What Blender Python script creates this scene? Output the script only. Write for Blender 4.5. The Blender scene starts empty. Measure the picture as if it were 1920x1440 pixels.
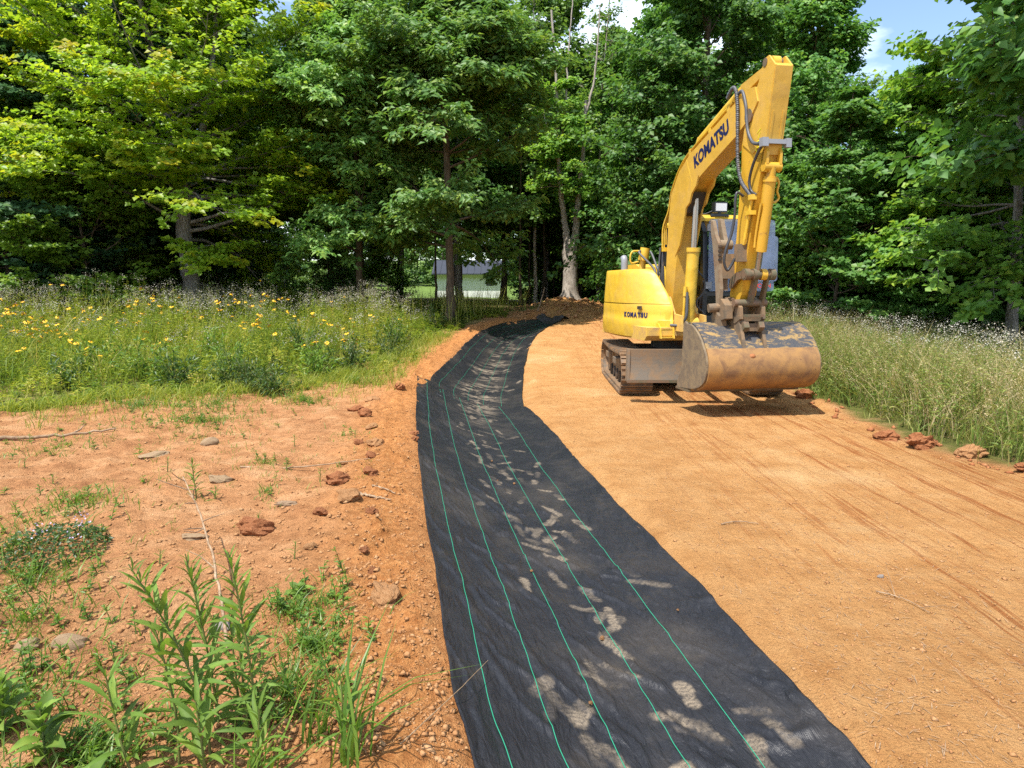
import bpy, bmesh, math, random
import numpy as np
from mathutils import Vector, Matrix

# ---------------------------------------------------------------- camera, sky, sun, exposure
scene = bpy.context.scene
COL = scene.collection
cam_data = bpy.data.cameras.new('camera')
cam_data.lens = 24.06
cam_data.sensor_width = 36.0
cam_data.clip_start = 0.05
cam_data.clip_end = 3000.0
cam = bpy.data.objects.new('camera', cam_data)
cam.location = (0.0, 0.0, 1.6)
cam.rotation_euler = (math.radians(90 - 8.1), 0, 0)
COL.objects.link(cam)
scene.camera = cam

TO_SUN = Vector((-0.30, -0.36, 1.0)).normalized()
world = bpy.data.worlds.new('World')
scene.world = world
world.use_nodes = True
wn, wl = world.node_tree.nodes, world.node_tree.links
bg = wn['Background']
sky = wn.new('ShaderNodeTexSky')
sky.sky_type = 'NISHITA'
sky.sun_disc = False
sky.sun_elevation = math.asin(TO_SUN.z)
sky.sun_rotation = math.atan2(TO_SUN.x, TO_SUN.y)
sky.air_density = 1.0
sky.dust_density = 0.6
sky.ozone_density = 1.5
tc = wn.new('ShaderNodeTexCoord')
mp = wn.new('ShaderNodeMapping')
mp.inputs['Scale'].default_value = (1.0, 1.0, 2.2)
cn = wn.new('ShaderNodeTexNoise')
cn.inputs['Scale'].default_value = 2.6
cn.inputs['Detail'].default_value = 9.0
cn.inputs['Roughness'].default_value = 0.58
cr = wn.new('ShaderNodeValToRGB')
cr.color_ramp.elements[0].position = 0.47
cr.color_ramp.elements[0].color = (0, 0, 0, 1)
cr.color_ramp.elements[1].position = 0.66
cr.color_ramp.elements[1].color = (1, 1, 1, 1)
cm = wn.new('ShaderNodeMixRGB')
cm.inputs['Color2'].default_value = (8.0, 8.4, 9.2, 1)
wl.new(tc.outputs['Generated'], mp.inputs['Vector'])
wl.new(mp.outputs['Vector'], cn.inputs['Vector'])
wl.new(cn.outputs['Fac'], cr.inputs['Fac'])
wl.new(cr.outputs['Color'], cm.inputs['Fac'])
wl.new(sky.outputs['Color'], cm.inputs['Color1'])
wl.new(cm.outputs['Color'], bg.inputs['Color'])
bg.inputs['Strength'].default_value = 0.15

sun_data = bpy.data.lights.new('sun', 'SUN')
sun_data.energy = 4.6
sun_data.angle = math.radians(0.53)
sun_data.color = (1.0, 0.955, 0.88)
sun = bpy.data.objects.new('sun', sun_data)
sun.rotation_euler = TO_SUN.to_track_quat('Z', 'Y').to_euler()
sun.location = (-10, -6, 40)
COL.objects.link(sun)

vs = scene.view_settings
vs.view_transform = 'Standard'
vs.look = 'None'
vs.exposure = 0.8
vs.gamma = 1.0
vs.use_curve_mapping = False
scene.render.engine = 'CYCLES'
scene.cycles.use_denoising = False
scene.cycles.max_bounces = 8
scene.cycles.diffuse_bounces = 4
scene.cycles.transparent_max_bounces = 8
scene.cycles.sample_clamp_indirect = 8.0

ORD = ['first', 'second', 'third', 'fourth', 'fifth', 'sixth', 'seventh', 'eighth', 'ninth', 'tenth', 'eleventh', 'twelfth', 'thirteenth', 'fourteenth', 'fifteenth', 'sixteenth', 'seventeenth', 'eighteenth', 'nineteenth', 'twentieth', 'twenty-first', 'twenty-second', 'twenty-third', 'twenty-fourth', 'twenty-fifth', 'twenty-sixth', 'twenty-seventh', 'twenty-eighth', 'twenty-ninth', 'thirtieth']

# ---------------------------------------------------------------- helpers
def tag(o, label=None, cat=None, group=None, kind=None):
    if label: o['label'] = label
    if cat: o['category'] = cat
    if group: o['group'] = group
    if kind: o['kind'] = kind
    return o

def link(name, me, parent=None, mat=None):
    o = bpy.data.objects.new(name, me)
    COL.objects.link(o)
    if parent is not None:
        o.parent = parent
    if mat is not None and me is not None and not me.materials:
        me.materials.append(mat)
    return o

def empty(name, loc=(0, 0, 0), rz=0.0, parent=None):
    o = bpy.data.objects.new(name, None)
    o.empty_display_size = 0.2
    o.location = loc
    o.rotation_euler = (0, 0, rz)
    COL.objects.link(o)
    if parent is not None:
        o.parent = parent
    return o

def mesh_np(name, verts, face_sets, smooth=False, attrs=None):
    """verts (N,3); face_sets: list of (M,k) int arrays."""
    me = bpy.data.meshes.new(name)
    verts = np.asarray(verts, dtype=np.float32)
    me.vertices.add(len(verts))
    me.vertices.foreach_set('co', verts.ravel())
    face_sets = [np.asarray(f, dtype=np.int32) for f in face_sets if len(f)]
    nl = sum(f.size for f in face_sets)
    npoly = sum(len(f) for f in face_sets)
    me.loops.add(nl)
    me.loops.foreach_set('vertex_index', np.concatenate([f.ravel() for f in face_sets]))
    me.polygons.add(npoly)
    tot = np.concatenate([np.full(len(f), f.shape[1], dtype=np.int32) for f in face_sets])
    start = np.concatenate([[0], np.cumsum(tot)[:-1]]).astype(np.int32)
    me.polygons.foreach_set('loop_start', start)
    me.polygons.foreach_set('loop_total', tot)
    if smooth:
        me.polygons.foreach_set('use_smooth', np.ones(npoly, dtype=bool))
    me.update(calc_edges=True)
    for k, v in (attrs or {}).items():
        v = np.asarray(v, dtype=np.float32)
        if v.ndim == 1:
            a = me.attributes.new(k, 'FLOAT', 'POINT')
            a.data.foreach_set('value', v)
        else:
            a = me.attributes.new(k, 'FLOAT_COLOR', 'POINT')
            if v.shape[1] == 3:
                v = np.concatenate([v, np.ones((len(v), 1), np.float32)], 1)
            a.data.foreach_set('color', v.ravel())
    return me

def bm_mesh(name, bm, bevel=0.0, seg=2, smooth=False, angle=30):
    if bevel > 0:
        es = [e for e in bm.edges if len(e.link_faces) == 2 and e.calc_face_angle(0) > math.radians(angle)]
        if es:
            bmesh.ops.bevel(bm, geom=es, offset=bevel, segments=seg, affect='EDGES', profile=0.6, clamp_overlap=True)
    bmesh.ops.recalc_face_normals(bm, faces=bm.faces)
    me = bpy.data.meshes.new(name)
    bm.to_mesh(me)
    bm.free()
    if smooth:
        for p in me.polygons:
            p.use_smooth = True
        try:
            me.set_sharp_from_angle(angle=math.radians(38))
        except Exception:
            pass
    return me

def b_box(bm, x0, x1, y0, y1, z0, z1, M=None):
    vs_ = [bm.verts.new(Vector(c) if M is None else M @ Vector(c)) for c in
           ((x0, y0, z0), (x1, y0, z0), (x1, y1, z0), (x0, y1, z0), (x0, y0, z1), (x1, y0, z1), (x1, y1, z1), (x0, y1, z1))]
    for f in ((0, 3, 2, 1), (4, 5, 6, 7), (0, 1, 5, 4), (1, 2, 6, 5), (2, 3, 7, 6), (3, 0, 4, 7)):
        bm.faces.new([vs_[i] for i in f])

def b_prism(bm, prof, x0, x1):
    """profile of (u, z), u = forward (-y); extruded along x."""
    a = [bm.verts.new((x0, -u, z)) for u, z in prof]
    b = [bm.verts.new((x1, -u, z)) for u, z in prof]
    n = len(prof)
    bm.faces.new(a)
    bm.faces.new(b[::-1])
    for i in range(n):
        bm.faces.new((a[i], b[i], b[(i + 1) % n], a[(i + 1) % n]))

def b_cyl(bm, p0, p1, r0, r1=None, n=16, cap=True):
    p0, p1 = Vector(p0), Vector(p1)
    r1 = r0 if r1 is None else r1
    d = (p1 - p0).normalized()
    s = d.orthogonal().normalized()
    t = d.cross(s)
    A, B = [], []
    for i in range(n):
        a = 2 * math.pi * i / n
        o = s * math.cos(a) + t * math.sin(a)
        A.append(bm.verts.new(p0 + o * r0))
        B.append(bm.verts.new(p1 + o * r1))
    for i in range(n):
        bm.faces.new((A[i], A[(i + 1) % n], B[(i + 1) % n], B[i]))
    if cap:
        bm.faces.new(A[::-1])
        bm.faces.new(B)

def b_loft(bm, rings, cap=True, closed=True):
    R = [[bm.verts.new(p) for p in r] for r in rings]
    n = len(rings[0])
    for a, b in zip(R[:-1], R[1:]):
        for i in range(n if closed else n - 1):
            bm.faces.new((a[i], a[(i + 1) % n], b[(i + 1) % n], b[i]))
    if cap:
        bm.faces.new(R[0][::-1])
        bm.faces.new(R[-1])

def smooth_path(pts, sub=8):
    P = np.asarray(pts, float)
    P = np.vstack([2 * P[0] - P[1], P, 2 * P[-1] - P[-2]])
    out = []
    for i in range(1, len(P) - 2):
        for k in range(sub):
            t = k / sub
            out.append(0.5 * ((2 * P[i]) + (-P[i - 1] + P[i + 1]) * t + (2 * P[i - 1] - 5 * P[i] + 4 * P[i + 1] - P[i + 2]) * t * t
                              + (-P[i - 1] + 3 * P[i] - 3 * P[i + 1] + P[i + 2]) * t ** 3))
    out.append(P[-2])
    return np.array(out)

def tube_arrays(path, rad, n=6):
    path = np.asarray(path, float)
    m = len(path)
    rad = np.broadcast_to(np.asarray(rad, float), (m,))
    T = np.gradient(path, axis=0)
    T /= np.linalg.norm(T, axis=1)[:, None] + 1e-9
    ref = np.array([0, 0, 1.0]) if abs(T[0, 2]) < 0.9 else np.array([1.0, 0, 0])
    S = np.cross(T, ref)
    S /= np.linalg.norm(S, axis=1)[:, None] + 1e-9
    U = np.cross(S, T)
    a = np.arange(n) * 2 * math.pi / n
    V = path[:, None, :] + rad[:, None, None] * (np.cos(a)[None, :, None] * S[:, None, :] + np.sin(a)[None, :, None] * U[:, None, :])
    V = V.reshape(-1, 3)
    i = np.arange(m - 1)[:, None] * n
    j = np.arange(n)[None, :]
    k = (j + 1) % n
    F = np.stack([i + j, i + k, i + n + k, i + n + j], -1).reshape(-1, 4)
    return V, F

class Acc:
    """collects vertices and faces of many small shapes for one mesh"""
    def __init__(s):
        s.V, s.F, s.A, s.n = [], {}, [], 0
    def add(s, V, F, rnd=None):
        V = np.asarray(V, np.float32)
        F = np.asarray(F, np.int64)
        s.V.append(V)
        s.F.setdefault(F.shape[1], []).append(F + s.n)
        r = np.zeros(len(V), np.float32) if rnd is None else np.broadcast_to(np.asarray(rnd, np.float32), (len(V),))
        s.A.append(r)
        s.n += len(V)
    def tube(s, path, rad, n=6, rnd=None):
        V, F = tube_arrays(path, rad, n)
        s.add(V, F, rnd)
    def mesh(s, name, smooth=False):
        return mesh_np(name, np.concatenate(s.V), [np.concatenate(f) for f in s.F.values()], smooth, {'rnd': np.concatenate(s.A)})

def unit(a):
    return a / (np.linalg.norm(a, axis=-1, keepdims=True) + 1e-9)

def leaf_arrays(pos, dirn, nrm, L, W, fold=0.12, bend=0.15):
    """two triangles per leaf: base, right, tip, left, folded on the midrib"""
    N = len(pos)
    d = unit(dirn)
    s = unit(np.cross(d, nrm))
    n = np.cross(s, d)
    L = np.broadcast_to(np.asarray(L, float), (N,))[:, None]
    W = np.broadcast_to(np.asarray(W, float), (N,))[:, None]
    mid = pos + d * L * 0.45
    V = np.stack([pos, mid + s * W * 0.5 + n * fold * W, pos + d * L - n * bend * L, mid - s * W * 0.5 + n * fold * W], 1).reshape(-1, 3)
    b = np.arange(N)[:, None] * 4
    F = np.concatenate([b + np.array([[0, 1, 2]]), b + np.array([[0, 2, 3]])], 0)
    return V, F

def blade_arrays(base, d0, height, width, lean, rng):
    """grass blades: (N,3) base, (N,2) lean direction; 3-segment tapering ribbons"""
    N = len(base)
    ts = np.array([0.0, 0.38, 0.72, 1.0])
    h = np.asarray(height)[:, None]
    l = np.asarray(lean)[:, None]
    off = l * ts[None, :] ** 2.0 * h
    zz = h * ts[None, :] * np.sqrt(np.clip(1 - 0.35 * (l * ts[None, :]) ** 2, 0.2, 1))
    C = np.stack([base[:, 0:1] + d0[:, 0:1] * off, base[:, 1:2] + d0[:, 1:2] * off, base[:, 2:3] + zz], -1)
    ang = rng.uniform(0, math.pi, N)
    side = np.stack([np.cos(ang), np.sin(ang), np.zeros(N)], -1)[:, None, :]
    w = np.asarray(width)[:, None, None] * np.array([0.8, 1.0, 0.7])[None, :, None] * 0.5
    Lf = C[:, :3] - side * w
    Rt = C[:, :3] + side * w
    V = np.concatenate([np.stack([Lf, Rt], 2).reshape(N, 6, 3), C[:, 3:4]], 1).reshape(-1, 3)
    b = np.arange(N)[:, None] * 7
    Q = np.concatenate([b + np.array([[0, 1, 3, 2]]), b + np.array([[2, 3, 5, 4]])], 0)
    T = b + np.array([[4, 5, 6]])
    return V, Q, T

# value noise -----------------------------------------------------------
def _hash(ix, iy, seed):
    h = (ix.astype(np.int64) * 374761393 + iy.astype(np.int64) * 668265263 + seed * 982451653) & 0x7fffffff
    h = ((h ^ (h >> 13)) * 1274126177) & 0x7fffffff
    return ((h ^ (h >> 16)) & 0xffff) / 65535.0

def vnoise(x, y, seed=0):
    x, y = np.asarray(x, float), np.asarray(y, float)
    ix, iy = np.floor(x), np.floor(y)
    fx, fy = x - ix, y - iy
    fx, fy = fx * fx * (3 - 2 * fx), fy * fy * (3 - 2 * fy)
    a, b = _hash(ix, iy, seed), _hash(ix + 1, iy, seed)
    c, d = _hash(ix, iy + 1, seed), _hash(ix + 1, iy + 1, seed)
    return (a * (1 - fx) + b * fx) * (1 - fy) + (c * (1 - fx) + d * fx) * fy - 0.5

def fbm(x, y, seed=0, octv=4):
    r, a = 0, 1.0
    for o in range(octv):
        r = r + a * vnoise(x * 2 ** o + o * 17.3, y * 2 ** o + o * 9.1, seed + o)
        a *= 0.5
    return r

def sstep(a, b, x):
    t = np.clip((np.asarray(x, float) - a) / (b - a), 0, 1)
    return t * t * (3 - 2 * t)

# ---------------------------------------------------------------- materials
def new_mat(name):
    m = bpy.data.materials.new(name)
    m.use_nodes = True
    return m, m.node_tree.nodes, m.node_tree.links, m.node_tree.nodes['Principled BSDF']

def node(nt, kind, **kw):
    n = nt.new(kind)
    for k, v in kw.items():
        if k in n.inputs.keys():
            n.inputs[k].default_value = v
        else:
            setattr(n, k, v)
    return n

def ramp(nt, stops):
    r = nt.new('ShaderNodeValToRGB')
    el = r.color_ramp.elements
    while len(el) > 1:
        el.remove(el[-1])
    el[0].position = stops[0][0]
    el[0].color = tuple(stops[0][1]) + (1,)
    for p, c in stops[1:]:
        e = el.new(p)
        e.color = tuple(c) + (1,)
    return r

def mix(nt, lk, fac, c1, c2, blend='MIX'):
    m = nt.new('ShaderNodeMixRGB')
    m.blend_type = blend
    for sock, v in ((m.inputs['Fac'], fac), (m.inputs['Color1'], c1), (m.inputs['Color2'], c2)):
        if hasattr(v, 'links') or hasattr(v, 'is_linked'):
            lk.new(v, sock)
        elif isinstance(v, (int, float)):
            sock.default_value = v
        else:
            sock.default_value = tuple(v) + (1,) if len(v) == 3 else v
    return m.outputs['Color']

def leaf_material(name, stops, trans, tfac=0.42, rough=0.42, spec=0.35, tipcol=None):
    m, nt, lk, p = new_mat(name)
    at_ = node(nt, 'ShaderNodeAttribute', attribute_name='rnd')
    oi = nt.new('ShaderNodeObjectInfo')
    r = ramp(nt, stops)
    lk.new(at_.outputs['Fac'], r.inputs['Fac'])
    hs = nt.new('ShaderNodeHueSaturation')
    mr = node(nt, 'ShaderNodeMapRange')
    mr.inputs['To Min'].default_value = 0.8
    mr.inputs['To Max'].default_value = 1.2
    lk.new(oi.outputs['Random'], mr.inputs['Value'])
    lk.new(mr.outputs['Result'], hs.inputs['Value'])
    lk.new(r.outputs['Color'], hs.inputs['Color'])
    col = hs.outputs['Color']
    if tipcol is not None:
        ta = node(nt, 'ShaderNodeAttribute', attribute_name='tip')
        col = mix(nt, lk, ta.outputs['Fac'], col, tipcol)
    lk.new(col, p.inputs['Base Color'])
    p.inputs['Roughness'].default_value = rough
    p.inputs['Specular IOR Level'].default_value = spec
    tr = nt.new('ShaderNodeBsdfTranslucent')
    tcol = mix(nt, lk, 1.0, col, trans, 'MULTIPLY')
    lk.new(tcol, tr.inputs['Color'])
    ms = nt.new('ShaderNodeMixShader')
    ms.inputs['Fac'].default_value = tfac
    lk.new(p.outputs[0], ms.inputs[1])
    lk.new(tr.outputs[0], ms.inputs[2])
    lk.new(ms.outputs[0], nt['Material Output'].inputs['Surface'])
    return m
# ---------------------------------------------------------------- terrain
NL = np.array([(0.33, 0.2), (0.10, 1.0), (-0.13, 2.1), (-0.24, 2.56), (-0.42, 3.57), (-0.63, 4.73), (-0.88, 6.27), (-1.20, 8.41), (-1.60, 11.45)])
NR = np.array([(1.42, 0.2), (1.33, 1.0), (1.22, 2.1), (1.12, 2.87), (0.95, 4.03), (0.66, 5.89), (0.47, 7.46), (0.30, 8.6), (0.19, 9.35)])
FL = np.array([(-1.22, 10.35), (-1.38, 11.6), (-1.33, 13.0), (-1.18, 14.8), (-1.03, 16.46), (-0.72, 18.57), (0.05, 20.35), (0.92, 21.45)])
FR = np.array([(0.17, 9.0), (0.16, 10.6), (0.23, 13.0), (0.30, 14.4), (0.39, 15.6), (0.66, 18.0), (1.05, 19.8), (1.42, 21.0)])
SL = np.vstack([[(0.6, -6.0)], NL[:-1], FL[2:]])
SR = np.vstack([[(1.7, -6.0)], NR[:-1], FR[2:]])

def profile(y):
    return np.interp(y, [-50, 12, 14, 16, 20, 25, 30, 45, 70, 110, 200, 700], [0, 0, 0.1, 0.25, 0.5, 0.78, 0.86, 0.7, 0.5, 2.0, 9.0, 20.0])

def road_edge(y):
    return np.interp(y, [-20, 3, 5.8, 6.9, 8.2, 10.4, 14, 20, 26], [4.9, 4.75, 4.45, 4.12, 4.15, 4.28, 4.5, 4.9, 5.6])

def meadow_edge(y):          # right-hand limit of the left meadow
    return np.interp(y, [-20, 5.5, 7.2, 8.2, 9.4, 10.3, 11.6, 13, 16.4, 19, 22, 25.7, 27], [-30, -14, -8.0, -6.0, -4.9, -3.4, -3.0, -2.6, -2.1, -1.5, -0.55, 1.6, 3.0])

def terrain(x, y, fine=True):
    x, y = np.asarray(x, float), np.asarray(y, float)
    z = profile(y)
    xl, xr = np.interp(y, SL[:, 1], SL[:, 0]), np.interp(y, SR[:, 1], SR[:, 0])
    t = (x - xl) / np.maximum(xr - xl, 0.2)
    ins = sstep(-0.12, 0.10, t) * (1 - sstep(0.88, 1.15, t)) * (1 - sstep(20.8, 22.0, y))
    dip = np.clip(1 - np.abs((t - 0.52) / 0.56) ** 1.7, 0, 1)
    z = z - 0.17 * dip * (1 - sstep(20.5, 22, y))
    bank = np.exp(-((x - xl + 0.35) / 0.42) ** 2) * (1 - sstep(20.0, 22.5, y))
    z = z + 0.075 * bank
    left = sstep(0.0, 4.0, xl - x)
    z = z + 0.10 * left + 0.16 * left * fbm(x * 0.35, y * 0.35, 11, 3)
    re = road_edge(y)
    onroad = sstep(0, 0.3, x - xr) * (1 - sstep(-0.25, 0.1, x - re)) * (1 - sstep(25, 27, y))
    berm = np.exp(-((x - re - 0.06) / 0.16) ** 2) * sstep(-0.15, 0.35, fbm(x * 0 + 1.0, y * 1.4, 5, 3)) * (1 - sstep(13, 15, y))
    z = z + 0.07 * berm
    z = z - 0.30 * sstep(0.4, 5.5, x - re) * (1 - sstep(20, 30, y))
    # spoil heap at the far end of the track
    for (hx, hy, hr, hh) in ((2.2, 25.2, 1.3, 0.35), (3.6, 22.6, 1.3, 0.28), (1.6, 23.6, 1.2, 0.16), (5.2, 23.0, 1.6, 0.30), (-1.2, 20.8, 0.9, 0.12)):
        r2 = ((x - hx) / hr) ** 2 + ((y - hy) / hr) ** 2
        z = z + hh * np.exp(-r2) * (1 + 0.7 * fbm(x * 1.6, y * 1.6, 31, 3))
    if fine:
        rough = 0.012 + 0.026 * (1 - onroad)
        rough = rough * (1 - 0.85 * ins)
        z = z + rough * fbm(x * 2.3, y * 2.3, 3, 4) * 1.6
        cl = np.clip(fbm(x * 7.0, y * 7.0, 41, 3) - 0.14, 0, 1) + 0.5 * np.clip(fbm(x * 3.1, y * 3.1, 43, 4) - 0.22, 0, 1)
        clodzone = np.exp(-((x - xl + 0.32) / 0.38) ** 2) + 0.35 * left + 0.10
        z = z + 0.15 * cl * clodzone * (1 - ins) * (1 - onroad) * (1 - sstep(20, 26, y))
        # ruts left by the tracks
        w = sstep(-0.2, 0.25, fbm(x * 0.6, y * 0.22, 8, 2))
        for xc in (1.86, 2.45, 3.02, 3.55, 3.72, 4.02):
            xx = x - xc - 0.10 * np.sin(y * 0.35 + xc) + 0.05 * (y - 6) * 0.1
            z = z - 0.012 * np.exp(-(xx / 0.035) ** 2) * onroad * w
        z = z + onroad * 0.006 * fbm(x * 9, y * 2.2, 77, 3)
    return z

def axis(segs):
    out = []
    for a, b, s in segs:
        out.append(np.arange(a, b - 1e-6, s))
    out.append(np.array([segs[-1][1]]))
    return np.concatenate(out)

gx = np.concatenate([-np.geomspace(900, 14, 26), axis([(-13, -8, 0.25), (-8, -4.2, 0.09), (-4.2, -1.6, 0.042), (-1.6, 1.8, 0.036), (1.8, 5.6, 0.042), (5.6, 9, 0.16), (9, 14, 0.3)]), np.geomspace(15, 900, 26)])
gy = np.concatenate([axis([(-30, -6, 2.0), (-6, 1.0, 0.35), (1.0, 4.2, 0.026), (4.2, 7.5, 0.038), (7.5, 12, 0.06), (12, 20, 0.10), (20, 27, 0.14), (27, 40, 0.5)]), np.geomspace(41, 1500, 50)])
GX, GY = np.meshgrid(gx, gy)
X1, Y1 = GX.ravel(), GY.ravel()
Z1 = terrain(X1, Y1)
nx, ny = len(gx), len(gy)
ii = (np.arange(ny - 1)[:, None] * nx + np.arange(nx - 1)[None, :]).ravel()
quads = np.stack([ii, ii + 1, ii + nx + 1, ii + nx], -1)
xl1, xr1 = np.interp(Y1, SL[:, 1], SL[:, 0]), np.interp(Y1, SR[:, 1], SR[:, 0])
wob = fbm(X1 * 0.9, Y1 * 0.9, 21, 4)
me1, re1 = meadow_edge(Y1), road_edge(Y1)
a_road = sstep(-0.45, -0.1, X1 - xr1 + 0.15 * wob) * (1 - sstep(-0.15, 0.12, X1 - re1 + 0.2 * wob)) * (1 - sstep(25.5, 27.5, Y1 + wob))
a_grass = np.maximum(sstep(-0.3, 0.5, me1 - X1 + 0.8 * wob), sstep(-0.05, 0.25, X1 - re1 + 0.2 * wob))
a_grass = np.maximum(a_grass, sstep(25.5, 27.5, Y1 + 2 * wob))
a_litter = np.maximum(sstep(20.5, 23, Y1 + 2 * wob) * sstep(0.0, 1.0, me1 - X1 - 3), sstep(26, 28, Y1 + 2 * wob)) * (1 - sstep(46, 52, Y1))
a_litter = np.maximum(a_litter, sstep(3.6, 5.2, X1 - re1 + wob) * (1 - sstep(46, 52, Y1)))
ground_me = mesh_np('ground', np.stack([X1, Y1, Z1], -1), [quads], True,
                    {'zone': np.stack([a_road, a_grass, a_litter], -1),
                     'edge': np.exp(-((X1 - xl1 + 0.25) / 0.45) ** 2) * (1 - sstep(22, 24, Y1))})

# clay ground material
M_ground, nt, lk, p = new_mat('clay_ground')
geo = nt.new('ShaderNodeNewGeometry')
za = node(nt, 'ShaderNodeAttribute', attribute_name='zone')
ea = node(nt, 'ShaderNodeAttribute', attribute_name='edge')
sep = nt.new('ShaderNodeSeparateColor')
lk.new(za.outputs['Color'], sep.inputs[0])
def noise(scale, detail=5, rough=0.6, vec=None, dist=0.0):
    n = node(nt, 'ShaderNodeTexNoise', Scale=scale, Detail=detail, Roughness=rough, Distortion=dist)
    lk.new(vec if vec is not None else geo.outputs['Position'], n.inputs['Vector'])
    return n.outputs['Fac']
mstr = nt.new('ShaderNodeMapping')
mstr.inputs['Scale'].default_value = (5.0, 0.13, 1.0)
mstr.inputs['Rotation'].default_value = (0, 0, math.radians(-3.5))
lk.new(geo.outputs['Position'], mstr.inputs['Vector'])
n_big, n_mid, n_fine, n_grit = noise(0.55), noise(3.1, 6, 0.65), noise(26, 6, 0.7), noise(140, 3, 0.7)
n_crumb = noise(75, 4, 0.75)
n_str = noise(1.0, 6, 0.62, mstr.outputs['Vector'])
r_left = ramp(nt, [(0.25, (0.374, 0.165, 0.068)), (0.5, (0.516, 0.254, 0.109)), (0.72, (0.628, 0.356, 0.175))])
lk.new(n_mid, r_left.inputs['Fac'])
r_edge = ramp(nt, [(0.3, (0.352, 0.130, 0.037)), (0.55, (0.553, 0.247, 0.082)), (0.8, (0.689, 0.388, 0.159))])
lk.new(n_fine, r_edge.inputs['Fac'])
r_road = ramp(nt, [(0.28, (0.448, 0.213, 0.070)), (0.5, (0.547, 0.286, 0.105)), (0.74, (0.611, 0.349, 0.145))])
lk.new(n_mid, r_road.inputs['Fac'])
r_strk = ramp(nt, [(0.40, (0.0, 0, 0)), (0.428, (1, 1, 1)), (0.45, (0.0, 0, 0)), (0.525, (0, 0, 0)), (0.535, (0.5, 0.5, 0.5)), (0.545, (0, 0, 0)), (0.60, (0, 0, 0)), (0.625, (0.9, 0.9, 0.9)), (0.645, (0, 0, 0))])
lk.new(n_str, r_strk.inputs['Fac'])
# streaks only where the machine has driven (right half of the track)
spx = nt.new('ShaderNodeSeparateXYZ')
lk.new(geo.outputs['Position'], spx.inputs[0])
mrx = node(nt, 'ShaderNodeMapRange')
mrx.inputs['From Min'].default_value = 1.0
mrx.inputs['From Max'].default_value = 2.6
lk.new(spx.outputs['X'], mrx.inputs['Value'])
mm = node(nt, 'ShaderNodeMath', operation='MULTIPLY')
lk.new(mrx.outputs['Result'], mm.inputs[0])
lk.new(r_strk.outputs['Color'], mm.inputs[1])
road = mix(nt, lk, mm.outputs[0], r_road.outputs['Color'], (0.335, 0.114, 0.032))
# pale crushed straw and grit patches
r_st = ramp(nt, [(0.56, (0, 0, 0)), (0.68, (0.55, 0.55, 0.55))])
lk.new(n_big, r_st.inputs['Fac'])
road = mix(nt, lk, r_st.outputs['Color'], road, (0.597, 0.397, 0.192))
c = mix(nt, lk, ea.outputs['Fac'], r_left.outputs['Color'], r_edge.outputs['Color'])
n_12 = noise(11, 6, 0.7)
r_12 = ramp(nt, [(0.30, (0.72, 0.69, 0.66)), (0.5, (1, 1, 1)), (0.70, (1.16, 1.16, 1.18))])
lk.new(n_12, r_12.inputs['Fac'])
c = mix(nt, lk, 0.9, c, r_12.outputs['Color'], 'MULTIPLY')
c = mix(nt, lk, sep.outputs[0], c, road)
c = mix(nt, lk, 0.35, c, r_12.outputs['Color'], 'MULTIPLY')
r_g = ramp(nt, [(0.3, (0.085, 0.085, 0.025)), (0.5, (0.15, 0.165, 0.04)), (0.7, (0.30, 0.20, 0.09))])
lk.new(n_mid, r_g.inputs['Fac'])
# pasture far behind is plain mown green
mry = node(nt, 'ShaderNodeMapRange')
mry.inputs['From Min'].default_value = 42
mry.inputs['From Max'].default_value = 50
lk.new(spx.outputs['Y'], mry.inputs['Value'])
gcol = mix(nt, lk, mry.outputs['Result'], r_g.outputs['Color'], (0.13, 0.20, 0.045))
c = mix(nt, lk, sep.outputs[1], c, gcol)
r_l = ramp(nt, [(0.3, (0.03, 0.026, 0.014)), (0.7, (0.10, 0.075, 0.04))])
lk.new(n_fine, r_l.inputs['Fac'])
c = mix(nt, lk, sep.outputs[2], c, r_l.outputs['Color'])
r_gr = ramp(nt, [(0.30, (0.62, 0.56, 0.52)), (0.45, (1, 1, 1)), (0.62, (1.06, 1.05, 1.04)), (0.74, (1.25, 1.25, 1.25))])
lk.new(n_grit, r_gr.inputs['Fac'])
c = mix(nt, lk, 0.75, c, r_gr.outputs['Color'], 'MULTIPLY')
r_cr = ramp(nt, [(0.30, (0.62, 0.56, 0.52)), (0.42, (1, 1, 1)), (0.60, (1, 1, 1)), (0.70, (1.18, 1.18, 1.18))])
lk.new(n_crumb, r_cr.inputs['Fac'])
c = mix(nt, lk, 0.9, c, r_cr.outputs['Color'], 'MULTIPLY')
r_b2 = ramp(nt, [(0.3, (0.86, 0.84, 0.82)), (0.7, (1.08, 1.08, 1.08))])
lk.new(n_big, r_b2.inputs['Fac'])
c = mix(nt, lk, 0.9, c, r_b2.outputs['Color'], 'MULTIPLY')
lk.new(c, p.inputs['Base Color'])
p.inputs['Roughness'].default_value = 0.95
p.inputs['Specular IOR Level'].default_value = 0.12
vor = node(nt, 'ShaderNodeTexVoronoi', Scale=46.0)
lk.new(geo.outputs['Position'], vor.inputs['Vector'])
bsum = node(nt, 'ShaderNodeMath', operation='ADD')
bm1 = node(nt, 'ShaderNodeMath', operation='MULTIPLY')
bm1.inputs[1].default_value = 0.0
lk.new(vor.outputs['Distance'], bm1.inputs[0])
lk.new(n_fine, bsum.inputs[0])
lk.new(bm1.outputs[0], bsum.inputs[1])
bs2 = node(nt, 'ShaderNodeMath', operation='ADD')
bm2 = node(nt, 'ShaderNodeMath', operation='MULTIPLY')
bm2.inputs[1].default_value = 0.30
lk.new(n_grit, bm2.inputs[0])
lk.new(bsum.outputs[0], bs2.inputs[0])
lk.new(bm2.outputs[0], bs2.inputs[1])
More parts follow.
